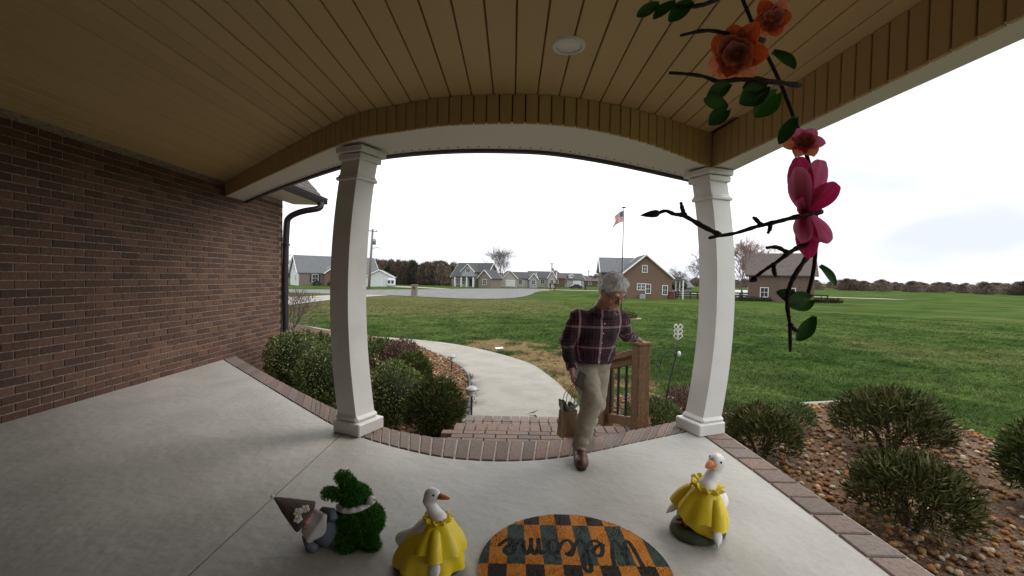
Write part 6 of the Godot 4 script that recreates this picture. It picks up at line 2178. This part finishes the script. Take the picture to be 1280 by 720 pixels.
	var band := func(k: int) -> Color:
		if k >= 114 and k < 142: return Color(0.55, 0.44, 0.48)
		if k >= 40 and k < 48: return Color(0.2, 0.06, 0.09)
		if k >= 205 and k < 213: return Color(0.14, 0.05, 0.065)
		if (k >= 70 and k < 100) or (k >= 156 and k < 186): return Color(0.12, 0.02, 0.042)
		return Color(0.018, 0.012, 0.02)
	for y in 256:
		for x in 256:
			var a: Color = band.call(x); var b: Color = band.call(y)
			var c := a.lerp(b, 0.36) * (1.0 if (x + y) % 4 < 2 else 0.8)
			pl.set_pixel(x, y, c.linear_to_srgb())
	pl.generate_mipmaps()
	M.plaid = grained(ImageTexture.create_from_image(pl), 6.6, 0.92, n1, 0.2, Color.WHITE, false)
	M.plaid.uv1_triplanar_sharpness = 12.0
	M.plaid.uv1_offset = Vector3(0.1, 0.2, 0.0)
	for d in [["pink", Color(0.9, 0.42, 0.6)], ["pink_deep", Color(0.75, 0.15, 0.36)], ["peach", Color(0.85, 0.5, 0.33)], ["orange", Color(0.7, 0.27, 0.1)], ["silk_leaf", Color(0.045, 0.15, 0.025)], ["silk_leaf2", Color(0.08, 0.22, 0.045)]]:
		var m := flat(d[1], 0.7)
		m.backlight_enabled = true
		m.backlight = d[1].lerp(Color(d[1].r, d[1].g, d[1].b), 1.0).linear_to_srgb() * 1.1
		m.cull_mode = BaseMaterial3D.CULL_DISABLED
		m.vertex_color_use_as_albedo = true
		m.normal_enabled = true
		m.normal_texture = n1
		m.normal_scale = 0.5
		m.uv1_triplanar = true
		m.uv1_scale = Vector3.ONE * 30.0
		M[d[0]] = m
	mat_texture()
	flag_texture()

func overcast_sky() -> Sky:
	var a := noise_image(512, 0.008, 4, 41)
	var im := Image.create(1024, 512, false, Image.FORMAT_RGBF)
	for y in 512:
		var el := (0.5 - (y + 0.5) / 512.0) * PI
		for x in 1024:
			var n := a.get_pixel(x % 512, (y * 2) % 512).r
			var c: Color
			if el >= 0.0:
				var t := clampf(sin(el), 0, 1)
				var base := lerpf(0.74, 1.3, sqrt(t))
				var cloud := clampf((n - 0.42) * 2.2, 0, 1)
				c = Color(base * 0.985, base, base * 1.025).lerp(Color(0.51, 0.54, 0.605), cloud * lerpf(1.0, 0.35, t))
			else:
				c = Color(0.09, 0.1, 0.07)
			im.set_pixel(x, y, c)
	var m := PanoramaSkyMaterial.new()
	m.panorama = ImageTexture.create_from_image(im)
	var s := Sky.new()
	s.sky_material = m
	return s

func _ready() -> void:
	var cam := Camera3D.new()
	cam.name = "camera"
	cam.position = Vector3(0, 1.3, 0)
	cam.rotation_degrees = Vector3(-1.45, 0, 1.2)
	cam.fov = 66.0
	cam.near = 0.05
	cam.far = 6000.0
	add_child(cam)
	var env := Environment.new()
	env.background_mode = Environment.BG_SKY
	env.sky = overcast_sky()
	env.tonemap_mode = Environment.TONE_MAPPER_LINEAR
	env.tonemap_exposure = 1.62
	env.sdfgi_enabled = true
	env.ssao_enabled = true
	env.ssil_enabled = true
	var we := WorldEnvironment.new()
	we.name = "world_environment"
	we.environment = env
	add_child(we)
	var sun := DirectionalLight3D.new()
	sun.name = "sun"
	sun.light_energy = 0.25
	sun.light_color = Color(1.0, 0.96, 0.9)
	sun.light_angular_distance = 25.0
	sun.shadow_enabled = true
	sun.rotation_degrees = Vector3(-50, 130, 0)
	add_child(sun)

	make_materials()
	build_land()
	build_porch()
	build_wing()
	build_neighbourhood()
	build_garden()
	build_person()
	build_ornaments()
	build_garland()
